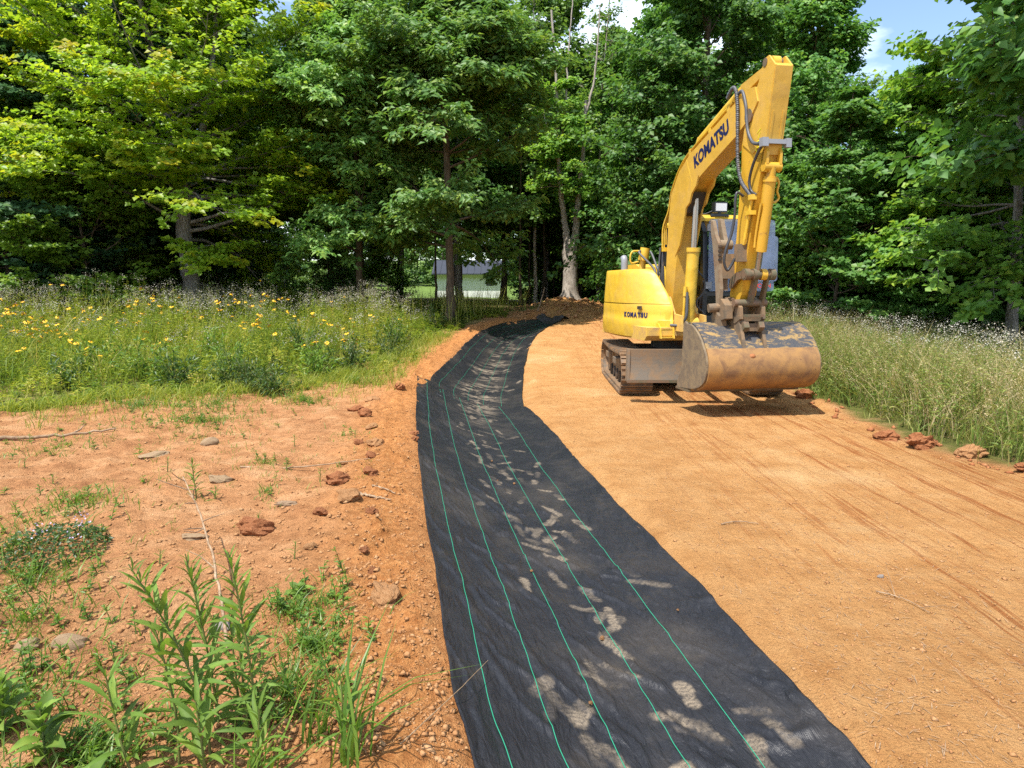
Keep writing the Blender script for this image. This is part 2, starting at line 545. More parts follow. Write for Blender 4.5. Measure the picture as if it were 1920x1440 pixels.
bp = node(nt, 'ShaderNodeBump', Strength=1.0, Distance=0.034)
bs3 = node(nt, 'ShaderNodeMath', operation='ADD')
bm3 = node(nt, 'ShaderNodeMath', operation='MULTIPLY')
bm3.inputs[1].default_value = 0.7
lk.new(n_crumb, bm3.inputs[0])
bm4 = node(nt, 'ShaderNodeMath', operation='MULTIPLY_ADD')
bm4.inputs[1].default_value = 1.3
lk.new(n_12, bm4.inputs[0])
lk.new(bs2.outputs[0], bs3.inputs[0])
lk.new(bm3.outputs[0], bs3.inputs[1])
lk.new(bs3.outputs[0], bm4.inputs[2])
lk.new(bm4.outputs[0], bp.inputs['Height'])
lk.new(bp.outputs['Normal'], p.inputs['Normal'])
ground_o = tag(link('ground', ground_me, None, M_ground), kind='structure')

# clay / stone materials for clods and stones
def rock_mat(name, c0, c1, c2, scale=18, bump=0.6):
    m, nt, lk, p = new_mat(name)
    tcn = nt.new('ShaderNodeTexCoord')
    n1 = node(nt, 'ShaderNodeTexNoise', Scale=scale, Detail=7.0, Roughness=0.68)
    lk.new(tcn.outputs['Object'], n1.inputs['Vector'])
    r = ramp(nt, [(0.3, c0), (0.52, c1), (0.72, c2)])
    lk.new(n1.outputs['Fac'], r.inputs['Fac'])
    lk.new(r.outputs['Color'], p.inputs['Base Color'])
    p.inputs['Roughness'].default_value = 0.92
    p.inputs['Specular IOR Level'].default_value = 0.2
    b = node(nt, 'ShaderNodeBump', Strength=bump, Distance=0.02)
    lk.new(n1.outputs['Fac'], b.inputs['Height'])
    lk.new(b.outputs['Normal'], p.inputs['Normal'])
    return m
M_clod = rock_mat('red_clay_clod', (0.20, 0.066, 0.026), (0.32, 0.125, 0.050), (0.40, 0.20, 0.092), 9, 1.0)
M_clod_tan = rock_mat('orange_clay_clod', (0.27, 0.118, 0.045), (0.37, 0.19, 0.080), (0.44, 0.265, 0.135), 9, 0.9)
M_stone_tan = rock_mat('tan_stone', (0.191, 0.114, 0.059), (0.281, 0.192, 0.109), (0.337, 0.249, 0.163), 14, 0.5)
M_stone_grey = rock_mat('grey_stone', (0.144, 0.122, 0.105), (0.238, 0.202, 0.173), (0.324, 0.288, 0.255), 14, 0.5)
M_wood_dead = rock_mat('dead_wood', (0.16, 0.10, 0.06), (0.30, 0.20, 0.12), (0.44, 0.34, 0.23), 22, 0.6)

# ---------------------------------------------------------------- fabric
def resample(P, n):
    P = smooth_path(np.c_[P, np.zeros(len(P))], 12)[:, :2]
    s = np.concatenate([[0], np.cumsum(np.linalg.norm(np.diff(P, axis=0), axis=1))])
    u = np.linspace(0, s[-1], n)
    return np.c_[np.interp(u, s, P[:, 0]), np.interp(u, s, P[:, 1])]

M_fab, nt, lk, p = new_mat('woven_black_fabric')
mud = node(nt, 'ShaderNodeAttribute', attribute_name='mud')
uvn = node(nt, 'ShaderNodeAttribute', attribute_name='st')
n1 = node(nt, 'ShaderNodeTexNoise', Scale=5.0, Detail=6.0, Roughness=0.6)
geo = nt.new('ShaderNodeNewGeometry')
lk.new(geo.outputs['Position'], n1.inputs['Vector'])
n2 = node(nt, 'ShaderNodeTexNoise', Scale=150.0, Detail=4.0, Roughness=0.7)
lk.new(geo.outputs['Position'], n2.inputs['Vector'])
rb = ramp(nt, [(0.35, (0.0085, 0.0088, 0.0115)), (0.55, (0.013, 0.0132, 0.016)), (0.75, (0.028, 0.023, 0.019))])
lk.new(n1.outputs['Fac'], rb.inputs['Fac'])
rm = ramp(nt, [(0.36, (0.25, 0.25, 0.25)), (0.52, (1, 1, 1))])
lk.new(n2.outputs['Fac'], rm.inputs['Fac'])
mul = node(nt, 'ShaderNodeMath', operation='MULTIPLY')
lk.new(mud.outputs['Fac'], mul.inputs[0])
lk.new(rm.outputs['Color'], mul.inputs[1])
mcol = mix(nt, lk, mul.outputs[0], rb.outputs['Color'], (0.29, 0.225, 0.15))
lk.new(mcol, p.inputs['Base Color'])
rr = node(nt, 'ShaderNodeMapRange')
rr.inputs['To Min'].default_value = 0.42
rr.inputs['To Max'].default_value = 0.9
lk.new(mul.outputs[0], rr.inputs['Value'])
lk.new(rr.outputs['Result'], p.inputs['Roughness'])
p.inputs['Specular IOR Level'].default_value = 0.5
sx = nt.new('ShaderNodeSeparateColor')
lk.new(uvn.outputs['Color'], sx.inputs[0])
def wave(sock, fr):
    a = node(nt, 'ShaderNodeMath', operation='MULTIPLY')
    a.inputs[1].default_value = fr
    lk.new(sock, a.inputs[0])
    b = node(nt, 'ShaderNodeMath', operation='SINE')
    lk.new(a.outputs[0], b.inputs[0])
    return b.outputs[0]
wm = node(nt, 'ShaderNodeMath', operation='MULTIPLY')
lk.new(wave(sx.outputs[0], 2 * math.pi * 160), wm.inputs[0])
lk.new(wave(sx.outputs[1], 2 * math.pi * 160), wm.inputs[1])
b1 = node(nt, 'ShaderNodeBump', Strength=0.22, Distance=0.003)
lk.new(wm.outputs[0], b1.inputs['Height'])
mw = nt.new('ShaderNodeMapping')
mw.inputs['Scale'].default_value = (11.0, 3.2, 1.0)
lk.new(uvn.outputs['Color'], mw.inputs['Vector'])
n3 = node(nt, 'ShaderNodeTexNoise', Scale=2.6, Detail=4.0, Roughness=0.55, Distortion=0.5)
lk.new(mw.outputs['Vector'], n3.inputs['Vector'])
b2 = node(nt, 'ShaderNodeBump', Strength=0.8, Distance=0.02)
lk.new(n3.outputs['Fac'], b2.inputs['Height'])
lk.new(b1.outputs['Normal'], b2.inputs['Normal'])
lk.new(b2.outputs['Normal'], p.inputs['Normal'])

M_thread, nt, lk, p = new_mat('green_thread')
p.inputs['Base Color'].default_value = (0.02, 0.25, 0.14, 1)
p.inputs['Roughness'].default_value = 0.55

def fabric_piece(name, label, Lp, Rp, ns, ntv, lift, prints, smear, seed, thick=0.004):
    rng = np.random.default_rng(seed)
    A, B = resample(Lp, ns), resample(Rp, ns)
    tv = np.linspace(0, 1, ntv)
    P = A[:, None, :] * (1 - tv)[None, :, None] + B[:, None, :] * tv[None, :, None]
    leng = np.concatenate([[0], np.cumsum(np.linalg.norm(np.diff((A + B) / 2, axis=0), axis=1))])
    wdt = np.linalg.norm(B - A, axis=1)
    # edges wander a little
    e = (tv - 0.5)[None, :] * 2
    wl_ = 0.018 * fbm(leng * 2.1, leng * 0 + seed, seed, 3)
    wr_ = 0.018 * fbm(leng * 2.1, leng * 0 + seed + 9, seed + 5, 3)
    dirn = (B - A) / wdt[:, None]
    P = P + dirn[:, None, :] * np.where(e < 0, -e * wl_[:, None] * 1.0, e * wr_[:, None])[:, :, None]
    X, Y = P[..., 0], P[..., 1]
    s = leng[:, None] + 0 * tv[None, :]
    t = (tv[None, :] - 0.5) * wdt[:, None]
    Z = terrain(X, Y, False) + lift
    # folds: long diagonal pulls and small crossways puckers
    Z = Z + 0.010 * np.clip(fbm(t * 7 + s * 1.3, s * 0.9 - t * 0.7, seed + 1, 3), -0.1, 1) + 0.006 * fbm(t * 16 - s * 3.5, s * 2.4, seed + 2, 3)
    rip = fbm(t * 3.2 + s * 0.5, s * 14.0, seed + 7, 2)
    Z = Z + 0.004 * rip * sstep(0.0, 0.3, fbm(s * 0.5, t * 1.1, seed + 4, 2) + 0.1)
    crease = np.abs(fbm(t * 5.0 + s * 2.2, s * 1.1 - t * 2.0, seed + 31, 3))
    Z = Z + 0.016 * np.clip(0.12 - crease, 0, 1) / 0.12 * sstep(0.02, 0.25, fbm(s * 0.8, t * 0.9, seed + 33, 2) + 0.08)
    hem = np.exp(-((np.abs(e) - 1) / 0.035) ** 2)
    Z = Z + 0.010 * hem * (0.6 + fbm(s * 6, t * 0 + 3, seed + 8, 2))
    mudv = np.zeros_like(Z)
    for (ps, pt, ang, ln, wd, al) in prints:
        ds, dt = s - ps, t - pt
        ca, sa = math.cos(ang), math.sin(ang)
        q, r = ds * ca + dt * sa, -ds * sa + dt * ca
        waist = 1 - 0.38 * np.exp(-((q + 0.02) / 0.04) ** 2)
        dd = np.sqrt(np.abs(q / (ln * 0.5)) ** 2.6 + np.abs(r / (wd * 0.5 * waist)) ** 2.4)
        inside = 1 - sstep(0.78, 1.06, dd + 0.30 * fbm(s * 9 + ps, t * 9, seed + 3, 2))
        tread = 0.62 + 0.38 * np.sin((q + 2.2 * r * r / 0.1) * 2 * math.pi / 0.030 + 0.9 * np.sin(r * 70 + ps * 9))
        patch = sstep(-0.25, 0.25, fbm(s * 13 + pt * 31, t * 13 + ps * 7, seed + 6, 3) + 0.05)
        mudv = np.maximum(mudv, inside * (0.25 + 0.75 * tread) * al * (0.34 + 0.66 * patch))
    for (ps, pt, rs, rt, al) in smear:
        dd = ((s - ps) / rs) ** 2 + ((t - pt) / rt) ** 2
        mudv = np.maximum(mudv, np.exp(-dd) * al * sstep(-0.15, 0.30, fbm(s * 15 + t * 2, t * 4.2, seed + 12, 3)))
    mudv = np.maximum(mudv, 0.07 * sstep(-0.1, 0.5, fbm(s * 2.2, t * 2.2, seed + 15, 4)))
    n = ns * ntv
    V = np.stack([X, Y, Z], -1).reshape(-1, 3)
    i = (np.arange(ns - 1)[:, None] * ntv + np.arange(ntv - 1)[None, :]).ravel()
    Q = np.stack([i, i + 1, i + ntv + 1, i + ntv], -1)
    # a turned-down rim gives the sheet its thickness
    rim = np.concatenate([np.arange(ntv), np.arange(1, ns) * ntv + ntv - 1, (ns - 1) * ntv + np.arange(ntv - 2, -1, -1), np.arange(ns - 2, 0, -1) * ntv])
    V2 = V[rim] - np.array([0, 0, thick + 0.012])
    m = len(rim)
    k = np.arange(m)
    Q2 = np.stack([rim[k], n + k, n + (k + 1) % m, rim[(k + 1) % m]], -1)
    st = np.stack([t.ravel(), s.ravel(), 0 * t.ravel()], -1)
    me = mesh_np(name, np.vstack([V, V2]), [Q, Q2], True, {'mud': np.concatenate([mudv.ravel(), np.zeros(m)]), 'st': np.vstack([st, st[rim]])})
    o = tag(link(name, me, None, M_fab), label, 'fabric', 'strips of drainage fabric')
    for q in (0.105, 0.272, 0.435, 0.60, 0.785):
        c_ = q * (ntv - 1)
        k0 = int(c_)
        path = np.stack([X[:, k0], Y[:, k0], Z[:, k0] + 0.0022], -1)
        fr = c_ - k0
        path = path * (1 - fr) + np.stack([X[:, k0 + 1], Y[:, k0 + 1], Z[:, k0 + 1] + 0.0022], -1) * fr
        path[:, 0] += 0.006 * fbm(leng * 3.0, leng * 0 + q * 50, seed + 20, 3)
        Vt, Ft = tube_arrays(path[2:-2:2], 0.0021, 5)
        link('green_thread', mesh_np('green_thread', Vt, [Ft], True), o, M_thread)
    return o

rng = np.random.default_rng(4)
prints = []
for k in range(150):
    s_ = 0.9 + 10.8 * rng.random()
    big = np.interp(s_, [1, 6, 11], [0.33, 0.22, 0.30])
    t_ = rng.normal(0.10, big * 0.75) if rng.random() < 0.8 else rng.uniform(-0.5, 0.6)
    prints.append((s_, float(np.clip(t_, -0.6, 0.65)), rng.choice([0.0, 0.3, -0.4, 0.1, 1.3, 1.8]) + rng.normal(0, 0.35), 0.27 * rng.uniform(0.55, 1.05), 0.088 * rng.uniform(0.7, 1.1), 0.22 + 0.68 * rng.random()))
smear = [(9.8, 0.2, 0.5, 0.35, 0.7), (10.2, 0.45, 0.4, 0.3, 0.6), (9.0, 0.05, 0.5, 0.25, 0.5)]
prints2 = [(rng.uniform(0.2, 9), rng.normal(0.15, 0.28), rng.uniform(0, 3.1), 0.29, 0.11, rng.uniform(0.5, 1)) for k in range(60)]
smear2 = [(rng.uniform(0.2, 7.5), rng.normal(0.12, 0.22), 0.35, 0.28, rng.uniform(0.5, 0.9)) for k in range(16)]
far_fabric = fabric_piece('drainage_fabric', 'far strip of black woven fabric curving past the oak, under the near one', FL, FR, 400, 64, 0.012, prints2, smear2, 60)
near_fabric = fabric_piece('drainage_fabric', 'near strip of black woven fabric with boot prints, overlapping the far one', NL, NR, 780, 122, 0.022, prints, smear, 50)
# crumpled far end of the roll
acc = Acc()
rngc = np.random.default_rng(9)
end0, end1 = np.array([0.95, 21.5]), np.array([1.55, 21.0])
nu, nv = 26, 14
uu, vv = np.meshgrid(np.linspace(-0.1, 1.1, nu), np.linspace(-1, 1, nv), indexing='ij')
PX = end0[0] + (end1[0] - end0[0]) * uu + 0.16 * vv
PY = end0[1] + (end1[1] - end0[1]) * uu + 0.20 * vv
PZ = terrain(PX, PY, False) + 0.02 + 0.16 * np.clip(1 - vv ** 2, 0, 1) * (0.6 + 1.1 * fbm(uu * 6, vv * 3, 3, 3))
i = (np.arange(nu - 1)[:, None] * nv + np.arange(nv - 1)[None, :]).ravel()
fold_me = mesh_np('bunched_end', np.stack([PX, PY, PZ], -1).reshape(-1, 3), [np.stack([i, i + 1, i + nv + 1, i + nv], -1)], True,
                  {'mud': 0.1 * np.ones(nu * nv), 'st': np.stack([uu.ravel(), vv.ravel(), 0 * uu.ravel()], -1)})
link('bunched_end', fold_me, far_fabric, M_fab)
# ---------------------------------------------------------------- excavator materials
def paint(name, base, dirt=(0.40, 0.22, 0.09), dirt_lo=0.56, dirt_hi=0.75, rough=0.33, scale=3.0, chips=0.0, dust=0.0, amt=0.9, dent=0.0):
    m, nt, lk, p = new_mat(name)
    g = nt.new('ShaderNodeNewGeometry')
    n1 = node(nt, 'ShaderNodeTexNoise', Scale=scale, Detail=8.0, Roughness=0.68, Distortion=0.4)
    lk.new(g.outputs['Position'], n1.inputs['Vector'])
    r = ramp(nt, [(dirt_lo, (0, 0, 0)), (dirt_hi, (amt, amt, amt))])
    lk.new(n1.outputs['Fac'], r.inputs['Fac'])
    n0 = node(nt, 'ShaderNodeTexNoise', Scale=1.7, Detail=4.0)
    lk.new(g.outputs['Position'], n0.inputs['Vector'])
    rv = ramp(nt, [(0.3, tuple(v * 0.9 for v in base)), (0.7, tuple(min(1, v * 1.06) for v in base))])
    lk.new(n0.outputs['Fac'], rv.inputs['Fac'])
    c = mix(nt, lk, r.outputs['Color'], rv.outputs['Color'], dirt)
    if dust > 0:
        c = mix(nt, lk, dust, c, (0.62, 0.46, 0.27))
    if chips > 0:
        n2 = node(nt, 'ShaderNodeTexNoise', Scale=38.0, Detail=3.0, Roughness=0.6)
        lk.new(g.outputs['Position'], n2.inputs['Vector'])
        r2 = ramp(nt, [(0.68, (0, 0, 0)), (0.72, (chips, chips, chips))])
        lk.new(n2.outputs['Fac'], r2.inputs['Fac'])
        c = mix(nt, lk, r2.outputs['Color'], c, (0.10, 0.045, 0.02))
    lk.new(c, p.inputs['Base Color'])
    rr = node(nt, 'ShaderNodeMapRange')
    rr.inputs['To Min'].default_value = rough
    rr.inputs['To Max'].default_value = 0.85
    lk.new(r.outputs['Color'], rr.inputs['Value'])
    lk.new(rr.outputs['Result'], p.inputs['Roughness'])
    b = node(nt, 'ShaderNodeBump', Strength=0.12, Distance=0.01)
    lk.new(n1.outputs['Fac'], b.inputs['Height'])
    if dent > 0:
        nd = node(nt, 'ShaderNodeTexNoise', Scale=5.0, Detail=1.5)
        lk.new(g.outputs['Position'], nd.inputs['Vector'])
        bd_ = node(nt, 'ShaderNodeBump', Strength=dent, Distance=0.05)
        lk.new(nd.outputs['Fac'], bd_.inputs['Height'])
        lk.new(bd_.outputs['Normal'], b.inputs['Normal'])
        # fine scratches through the top coat
        ms_ = nt.new('ShaderNodeMapping')
        ms_.inputs['Scale'].default_value = (30, 30, 4)
        ms_.inputs['Rotation'].default_value = (0.5, 0.4, 0)
        lk.new(g.outputs['Position'], ms_.inputs['Vector'])
        ns2 = node(nt, 'ShaderNodeTexNoise', Scale=1.5, Detail=3.0, Roughness=0.6)
        lk.new(ms_.outputs['Vector'], ns2.inputs['Vector'])
        rs2 = ramp(nt, [(0.64, (0, 0, 0)), (0.69, (0.35, 0.35, 0.35))])
        lk.new(ns2.outputs['Fac'], rs2.inputs['Fac'])
        c = mix(nt, lk, rs2.outputs['Color'], c, (0.24, 0.15, 0.06))
        lk.new(c, p.inputs['Base Color'])
    lk.new(b.outputs['Normal'], p.inputs['Normal'])
    return m

YEL = (0.62, 0.385, 0.018)
M_yel = paint('yellow_paint', YEL, dirt=(0.34, 0.22, 0.09), dirt_lo=0.47, dirt_hi=0.78, chips=0.35, rough=0.44, dust=0.05, scale=2.4, amt=0.5, dent=0.35)
M_yel_boom = paint('worn_yellow_paint', (0.58, 0.335, 0.022), dirt=(0.33, 0.20, 0.08), dirt_lo=0.46, dirt_hi=0.76, chips=0.6, rough=0.48, dust=0.08, scale=3.4, amt=0.5, dent=0.2)
M_yel_arm = paint('rust_specked_yellow_paint', (0.58, 0.325, 0.018), (0.20, 0.085, 0.03), 0.60, 0.68, 0.42, 7.0, 0.85, 0.04)
M_mudmetal = paint('mud_caked_steel', (0.13, 0.095, 0.06), (0.24, 0.145, 0.07), 0.42, 0.62, 0.75, 6.0, 0.7)
M_blade = paint('muddy_blade_steel', (0.155, 0.13, 0.098), (0.22, 0.135, 0.068), 0.42, 0.62, 0.6, 5.0, 0.6)
M_track = paint('track_steel', (0.12, 0.09, 0.062), (0.26, 0.145, 0.065), 0.40, 0.60, 0.7, 7.0, 0.5)
M_rust = paint('rusty_steel', (0.165, 0.098, 0.056), (0.085, 0.085, 0.045), 0.42, 0.6, 0.6, 9.0, 0.6)
M_thumb = paint('muddy_thumb_steel', (0.22, 0.165, 0.105), (0.15, 0.08, 0.04), 0.45, 0.65, 0.7, 8.0, 0.7)
M_bkt_low = paint('worn_bucket_steel', (0.33, 0.175, 0.055), (0.17, 0.088, 0.040), 0.42, 0.62, 0.5, 4.6, 0.9)
M_bkt_side = paint('muddy_bucket_side', (0.21, 0.155, 0.088), (0.12, 0.09, 0.06), 0.42, 0.6, 0.7, 9.0, 0.7)
M_black = paint('black_cab_paint', (0.018, 0.020, 0.026), (0.20, 0.13, 0.07), 0.60, 0.85, 0.35, 5.0, 0.0)
M_dark = paint('dark_hollow_metal', (0.03, 0.026, 0.022), (0.18, 0.10, 0.05), 0.5, 0.8, 0.7, 6.0, 0.0)
M_hose = paint('black_hose_rubber', (0.035, 0.036, 0.040), (0.25, 0.17, 0.10), 0.58, 0.8, 0.42, 12.0, 0.0)
M_wrap = paint('grey_spiral_hose_guard', (0.075, 0.078, 0.085), (0.25, 0.18, 0.12), 0.58, 0.8, 0.5, 12.0, 0.0)
M_steel = paint('grey_steel', (0.24, 0.25, 0.27), (0.25, 0.19, 0.13), 0.58, 0.8, 0.4, 9.0, 0.0)
M_deck = paint('dusty_deck_paint', (0.66, 0.40, 0.05), (0.36, 0.20, 0.08), 0.42, 0.66, 0.55, 6.0, 0.4, 0.12)
M_navy, nt, lk, p = new_mat('navy_lettering')
p.inputs['Base Color'].default_value = (0.012, 0.016, 0.075, 1)
p.inputs['Roughness'].default_value = 0.4
M_red, nt, lk, p = new_mat('red_lettering')
p.inputs['Base Color'].default_value = (0.55, 0.035, 0.03, 1)
M_mark, nt, lk, p = new_mat('yellow_marker')
p.inputs['Base Color'].default_value = (0.80, 0.80, 0.02, 1)
M_chrome, nt, lk, p = new_mat('chrome_rod')
p.inputs['Base Color'].default_value = (0.38, 0.35, 0.32, 1)
p.inputs['Metallic'].default_value = 0.9
p.inputs['Roughness'].default_value = 0.25
M_lamp, nt, lk, p = new_mat('lamp_lens')
p.inputs['Base Color'].default_value = (0.62, 0.63, 0.65, 1)
p.inputs['Roughness'].default_value = 0.12
p.inputs['Coat Weight'].default_value = 0.6
M_guard, nt, lk, p = new_mat('scuffed_polycarbonate')
g = nt.new('ShaderNodeNewGeometry')
n1 = node(nt, 'ShaderNodeTexNoise', Scale=4.0, Detail=6.0, Roughness=0.6)
lk.new(g.outputs['Position'], n1.inputs['Vector'])
p.inputs['Base Color'].default_value = (0.20, 0.25, 0.36, 1)
p.inputs['Roughness'].default_value = 0.18
tr = nt.new('ShaderNodeBsdfTransparent')
tr.inputs['Color'].default_value = (0.86, 0.90, 0.97, 1)
msx = nt.new('ShaderNodeMixShader')
mrg = node(nt, 'ShaderNodeMapRange')
mrg.inputs['From Min'].default_value = 0.3
mrg.inputs['From Max'].default_value = 0.7
mrg.inputs['To Min'].default_value = 0.30
mrg.inputs['To Max'].default_value = 0.62
lk.new(n1.outputs['Fac'], mrg.inputs['Value'])
lk.new(mrg.outputs['Result'], msx.inputs['Fac'])
lk.new(tr.outputs[0], msx.inputs[1])
lk.new(p.outputs[0], msx.inputs[2])
lk.new(msx.outputs[0], nt['Material Output'].inputs['Surface'])
M_glass, nt, lk, p = new_mat('tinted_cab_glass')
p.inputs['Base Color'].default_value = (0.02, 0.025, 0.025, 1)
p.inputs['Roughness'].default_value = 0.05
tr = nt.new('ShaderNodeBsdfTransparent')
tr.inputs['Color'].default_value = (0.62, 0.68, 0.66, 1)
msx = nt.new('ShaderNodeMixShader')
msx.inputs['Fac'].default_value = 0.30
lk.new(tr.outputs[0], msx.inputs[1])
lk.new(p.outputs[0], msx.inputs[2])
lk.new(msx.outputs[0], nt['Material Output'].inputs['Surface'])

# scratched two-tone upper shell of the bucket
M_bkt_top, nt, lk, p = new_mat('scratched_black_over_yellow')
g = nt.new('ShaderNodeNewGeometry')
n1 = node(nt, 'ShaderNodeTexNoise', Scale=5.5, Detail=10.0, Roughness=0.78, Distortion=0.7)
mps = nt.new('ShaderNodeMapping')
mps.inputs['Rotation'].default_value = (0, 0, 0.5)
mps.inputs['Scale'].default_value = (1.0, 2.0, 2.6)
lk.new(g.outputs['Position'], mps.inputs['Vector'])
lk.new(mps.outputs['Vector'], n1.inputs['Vector'])
r = ramp(nt, [(0.50, (0, 0, 0)), (0.57, (0.85, 0.85, 0.85))])
lk.new(n1.outputs['Fac'], r.inputs['Fac'])
n2 = node(nt, 'ShaderNodeTexNoise', Scale=22.0, Detail=4.0, Roughness=0.7, Distortion=3.0)
lk.new(mps.outputs['Vector'], n2.inputs['Vector'])
r2 = ramp(nt, [(0.60, (0, 0, 0)), (0.66, (0.6, 0.6, 0.6))])
lk.new(n2.outputs['Fac'], r2.inputs['Fac'])
c = mix(nt, lk, r.outputs['Color'], (0.048, 0.050, 0.056), (0.33, 0.205, 0.065))
c = mix(nt, lk, r2.outputs['Color'], c, (0.34, 0.25, 0.135))
lk.new(c, p.inputs['Base Color'])
p.inputs['Roughness'].default_value = 0.55

# ---------------------------------------------------------------- excavator
EXC = tag(empty('excavator', (2.79, 11.30, 0.0)), 'muddy yellow tracked excavator with raised boom and wide bucket on clay track', 'excavator')
YAW_U, YAW_T = math.radians(10.0), math.radians(-1.5)

def upart(name, me, mat, label=None):
    o = link(name, me, EXC, mat)
    o.rotation_euler = (0, 0, YAW_U)
    if label: o['label'] = label
    return o

def tpart(name, me, mat, label=None):
    o = link(name, me, EXC, mat)
    o.rotation_euler = (0, 0, YAW_T)
    if label: o['label'] = label
    return o

def mk(fn, bevel=0.0, seg=2, smooth=False, name='part', angle=30):
    bm = bmesh.new()
    fn(bm)
    return bm_mesh(name, bm, bevel, seg, smooth, angle)

def box_me(x0, x1, u0, u1, z0, z1, bevel=0.01, seg=2):
    return mk(lambda b: b_box(b, x0, x1, -u1, -u0, z0, z1), bevel, seg)

def prism_me(prof, x0, x1, bevel=0.01, seg=2):
    return mk(lambda b: b_prism(b, prof, x0, x1), bevel, seg)

def cyl_me(p0, p1, r0, r1=None, n=20, bevel=0.0):
    q = lambda v: (v[0], -v[1], v[2])
    return mk(lambda b: b_cyl(b, q(p0), q(p1), r0, r1, n), bevel, 2, True)

def hose_me(pts, r, n=8, rib=0.0):
    P = smooth_path([(x, -u, z) for x, u, z in pts], 14)
    if rib:
        s = np.concatenate([[0], np.cumsum(np.linalg.norm(np.diff(P, axis=0), axis=1))])
        uu_ = np.arange(0, s[-1], 0.006)
        P = np.stack([np.interp(uu_, s, P[:, k]) for k in range(3)], -1)
        rad = r + rib * np.sign(np.sin(uu_ * 2 * math.pi / 0.024))
    else:
        rad = r
    V, F = tube_arrays(P, rad, n)
    return mesh_np('hose', V, [F], True)

def text_me(body, size, offset=0.012, extrude=0.002, xs=1.0):
    cu = bpy.data.curves.new('lettering', 'FONT')
    cu.body = body
    cu.size = size
    cu.offset = offset
    cu.extrude = extrude
    cu.align_x = 'LEFT'
    cu.space_character = 1.02
    tmp = bpy.data.objects.new('lettering', cu)
    COL.objects.link(tmp)
    bpy.context.view_layer.update()
    dg = bpy.context.evaluated_depsgraph_get()
    me = bpy.data.meshes.new_from_object(tmp.evaluated_get(dg))
    bpy.data.objects.remove(tmp)
    bpy.data.curves.remove(cu)
    for v in me.vertices:
        v.co.x *= xs
    return me

def place_text(me, origin, xdir, ydir, mat, parent):
    xd = Vector(xdir).normalized()
    yd = Vector(ydir)
    yd = (yd - xd * yd.dot(xd)).normalized()
    zd = xd.cross(yd)
    M = Matrix((xd, yd, zd)).transposed().to_4x4()
    M.translation = Vector(origin)
    me.transform(M)
    return link('lettering', me, parent, mat)

# --- undercarriage (x, u, z): tracks, side frames, car body, blade
def belt_path(n=120, r=0.30, c=1.13, zc=0.325):
    pts = []
    L1 = 2 * c
    per = 2 * L1 + 2 * math.pi * r
    for k in range(n):
        d = per * k / n
        if d < L1:
            pts.append((-c + d, zc - r, math.pi))
        elif d < L1 + math.pi * r:
            a = (d - L1) / r
            pts.append((c + r * math.sin(a), zc - r * math.cos(a), math.pi - a))
        elif d < 2 * L1 + math.pi * r:
            q = d - L1 - math.pi * r
            sag = 0.035 * math.sin(math.pi * q / L1)
            pts.append((c - q, zc + r - sag, 0.0))
        else:
            a = (d - 2 * L1 - math.pi * r) / r
            pts.append((-c - r * math.sin(a), zc + r * math.cos(a), -a))
    return pts

shoe_bm = bmesh.new()
b_box(shoe_bm, -0.235, 0.235, -0.074, 0.074, -0.012, 0.016)
b_box(shoe_bm, -0.232, 0.232, -0.062, -0.040, 0.015, 0.036)
b_box(shoe_bm, -0.232, 0.232, 0.030, 0.052, 0.015, 0.036)
shoe_me = bm_mesh('track_shoe', shoe_bm, 0.005, 1)
shoe_me.materials.append(M_track)
for sx_ in (-1, 1):
    cx = sx_ * 0.955 + 0.03
    bp_ = belt_path(120, 0.272)
    def belt(b):
        outer = [(u, z) for u, z, a in bp_]
        inner = [(u * 0.975, 0.325 + (z - 0.325) * 0.90) for u, z, a in bp_]
        rings = []
        for x_ in (cx - 0.20, cx + 0.20):
            rings.append([b.verts.new((x_, -u, z)) for u, z in outer])
            rings.append([b.verts.new((x_, -u, z)) for u, z in inner])
        n = len(outer)
        for i in range(n):
            j = (i + 1) % n
            for a, c_ in ((0, 2), (3, 1), (1, 0), (2, 3)):
                b.faces.new((rings[a][i], rings[a][j], rings[c_][j], rings[c_][i]))
    trk = tpart('track', mk(belt, name='track_chain'), M_track)
    nsh = 39
    pts = belt_path(nsh, 0.292)
    for (u, z, a) in pts:
        so = link('track_shoe', shoe_me, trk)
        so.location = (cx, -u, z)
        so.rotation_euler = (a, 0, 0)
    fr = prism_me([(-1.0, 0.20), (1.0, 0.20), (1.1, 0.34), (0.9, 0.47), (-0.9, 0.47), (-1.1, 0.34)], cx - 0.10, cx + 0.10, 0.02)
    link('side_frame', fr, trk, M_mudmetal)
    for uc, rr_ in ((1.13, 0.225), (-1.13, 0.225)):
        link('idler' if uc > 0 else 'sprocket', cyl_me((cx - 0.12, uc, 0.325), (cx + 0.12, uc, 0.325), rr_, n=24, bevel=0.015), trk, M_mudmetal)
    for uc in (-0.72, -0.36, 0.0, 0.36, 0.72):
        link('roller', cyl_me((cx - 0.13, uc, 0.155), (cx + 0.13, uc, 0.155), 0.10, n=18, bevel=0.01), trk, M_dark)
    for uc in (0.45, -0.55):
        xo = cx + sx_ * 0.10
        st = mk(lambda b: (b_box(b, min(xo, xo + sx_ * 0.13), max(xo, xo + sx_ * 0.13), -uc - 0.13, -uc + 0.13, 0.47, 0.49), b_box(b, min(xo + sx_ * 0.11, xo + sx_ * 0.13), max(xo + sx_ * 0.11, xo + sx_ * 0.13), -uc - 0.13, -uc + 0.13, 0.40, 0.468)), 0.006)
        link('step_bracket', st, trk, M_blade)
tpart('car_body', mk(lambda b: (b_box(b, -0.72, 0.76, -0.62, 0.62, 0.30, 0.62), b_cyl(b, (0.03, 0.0, 0.60), (0.03, 0.0, 0.84), 0.52, 0.50, 32)), 0.02), M_dark)
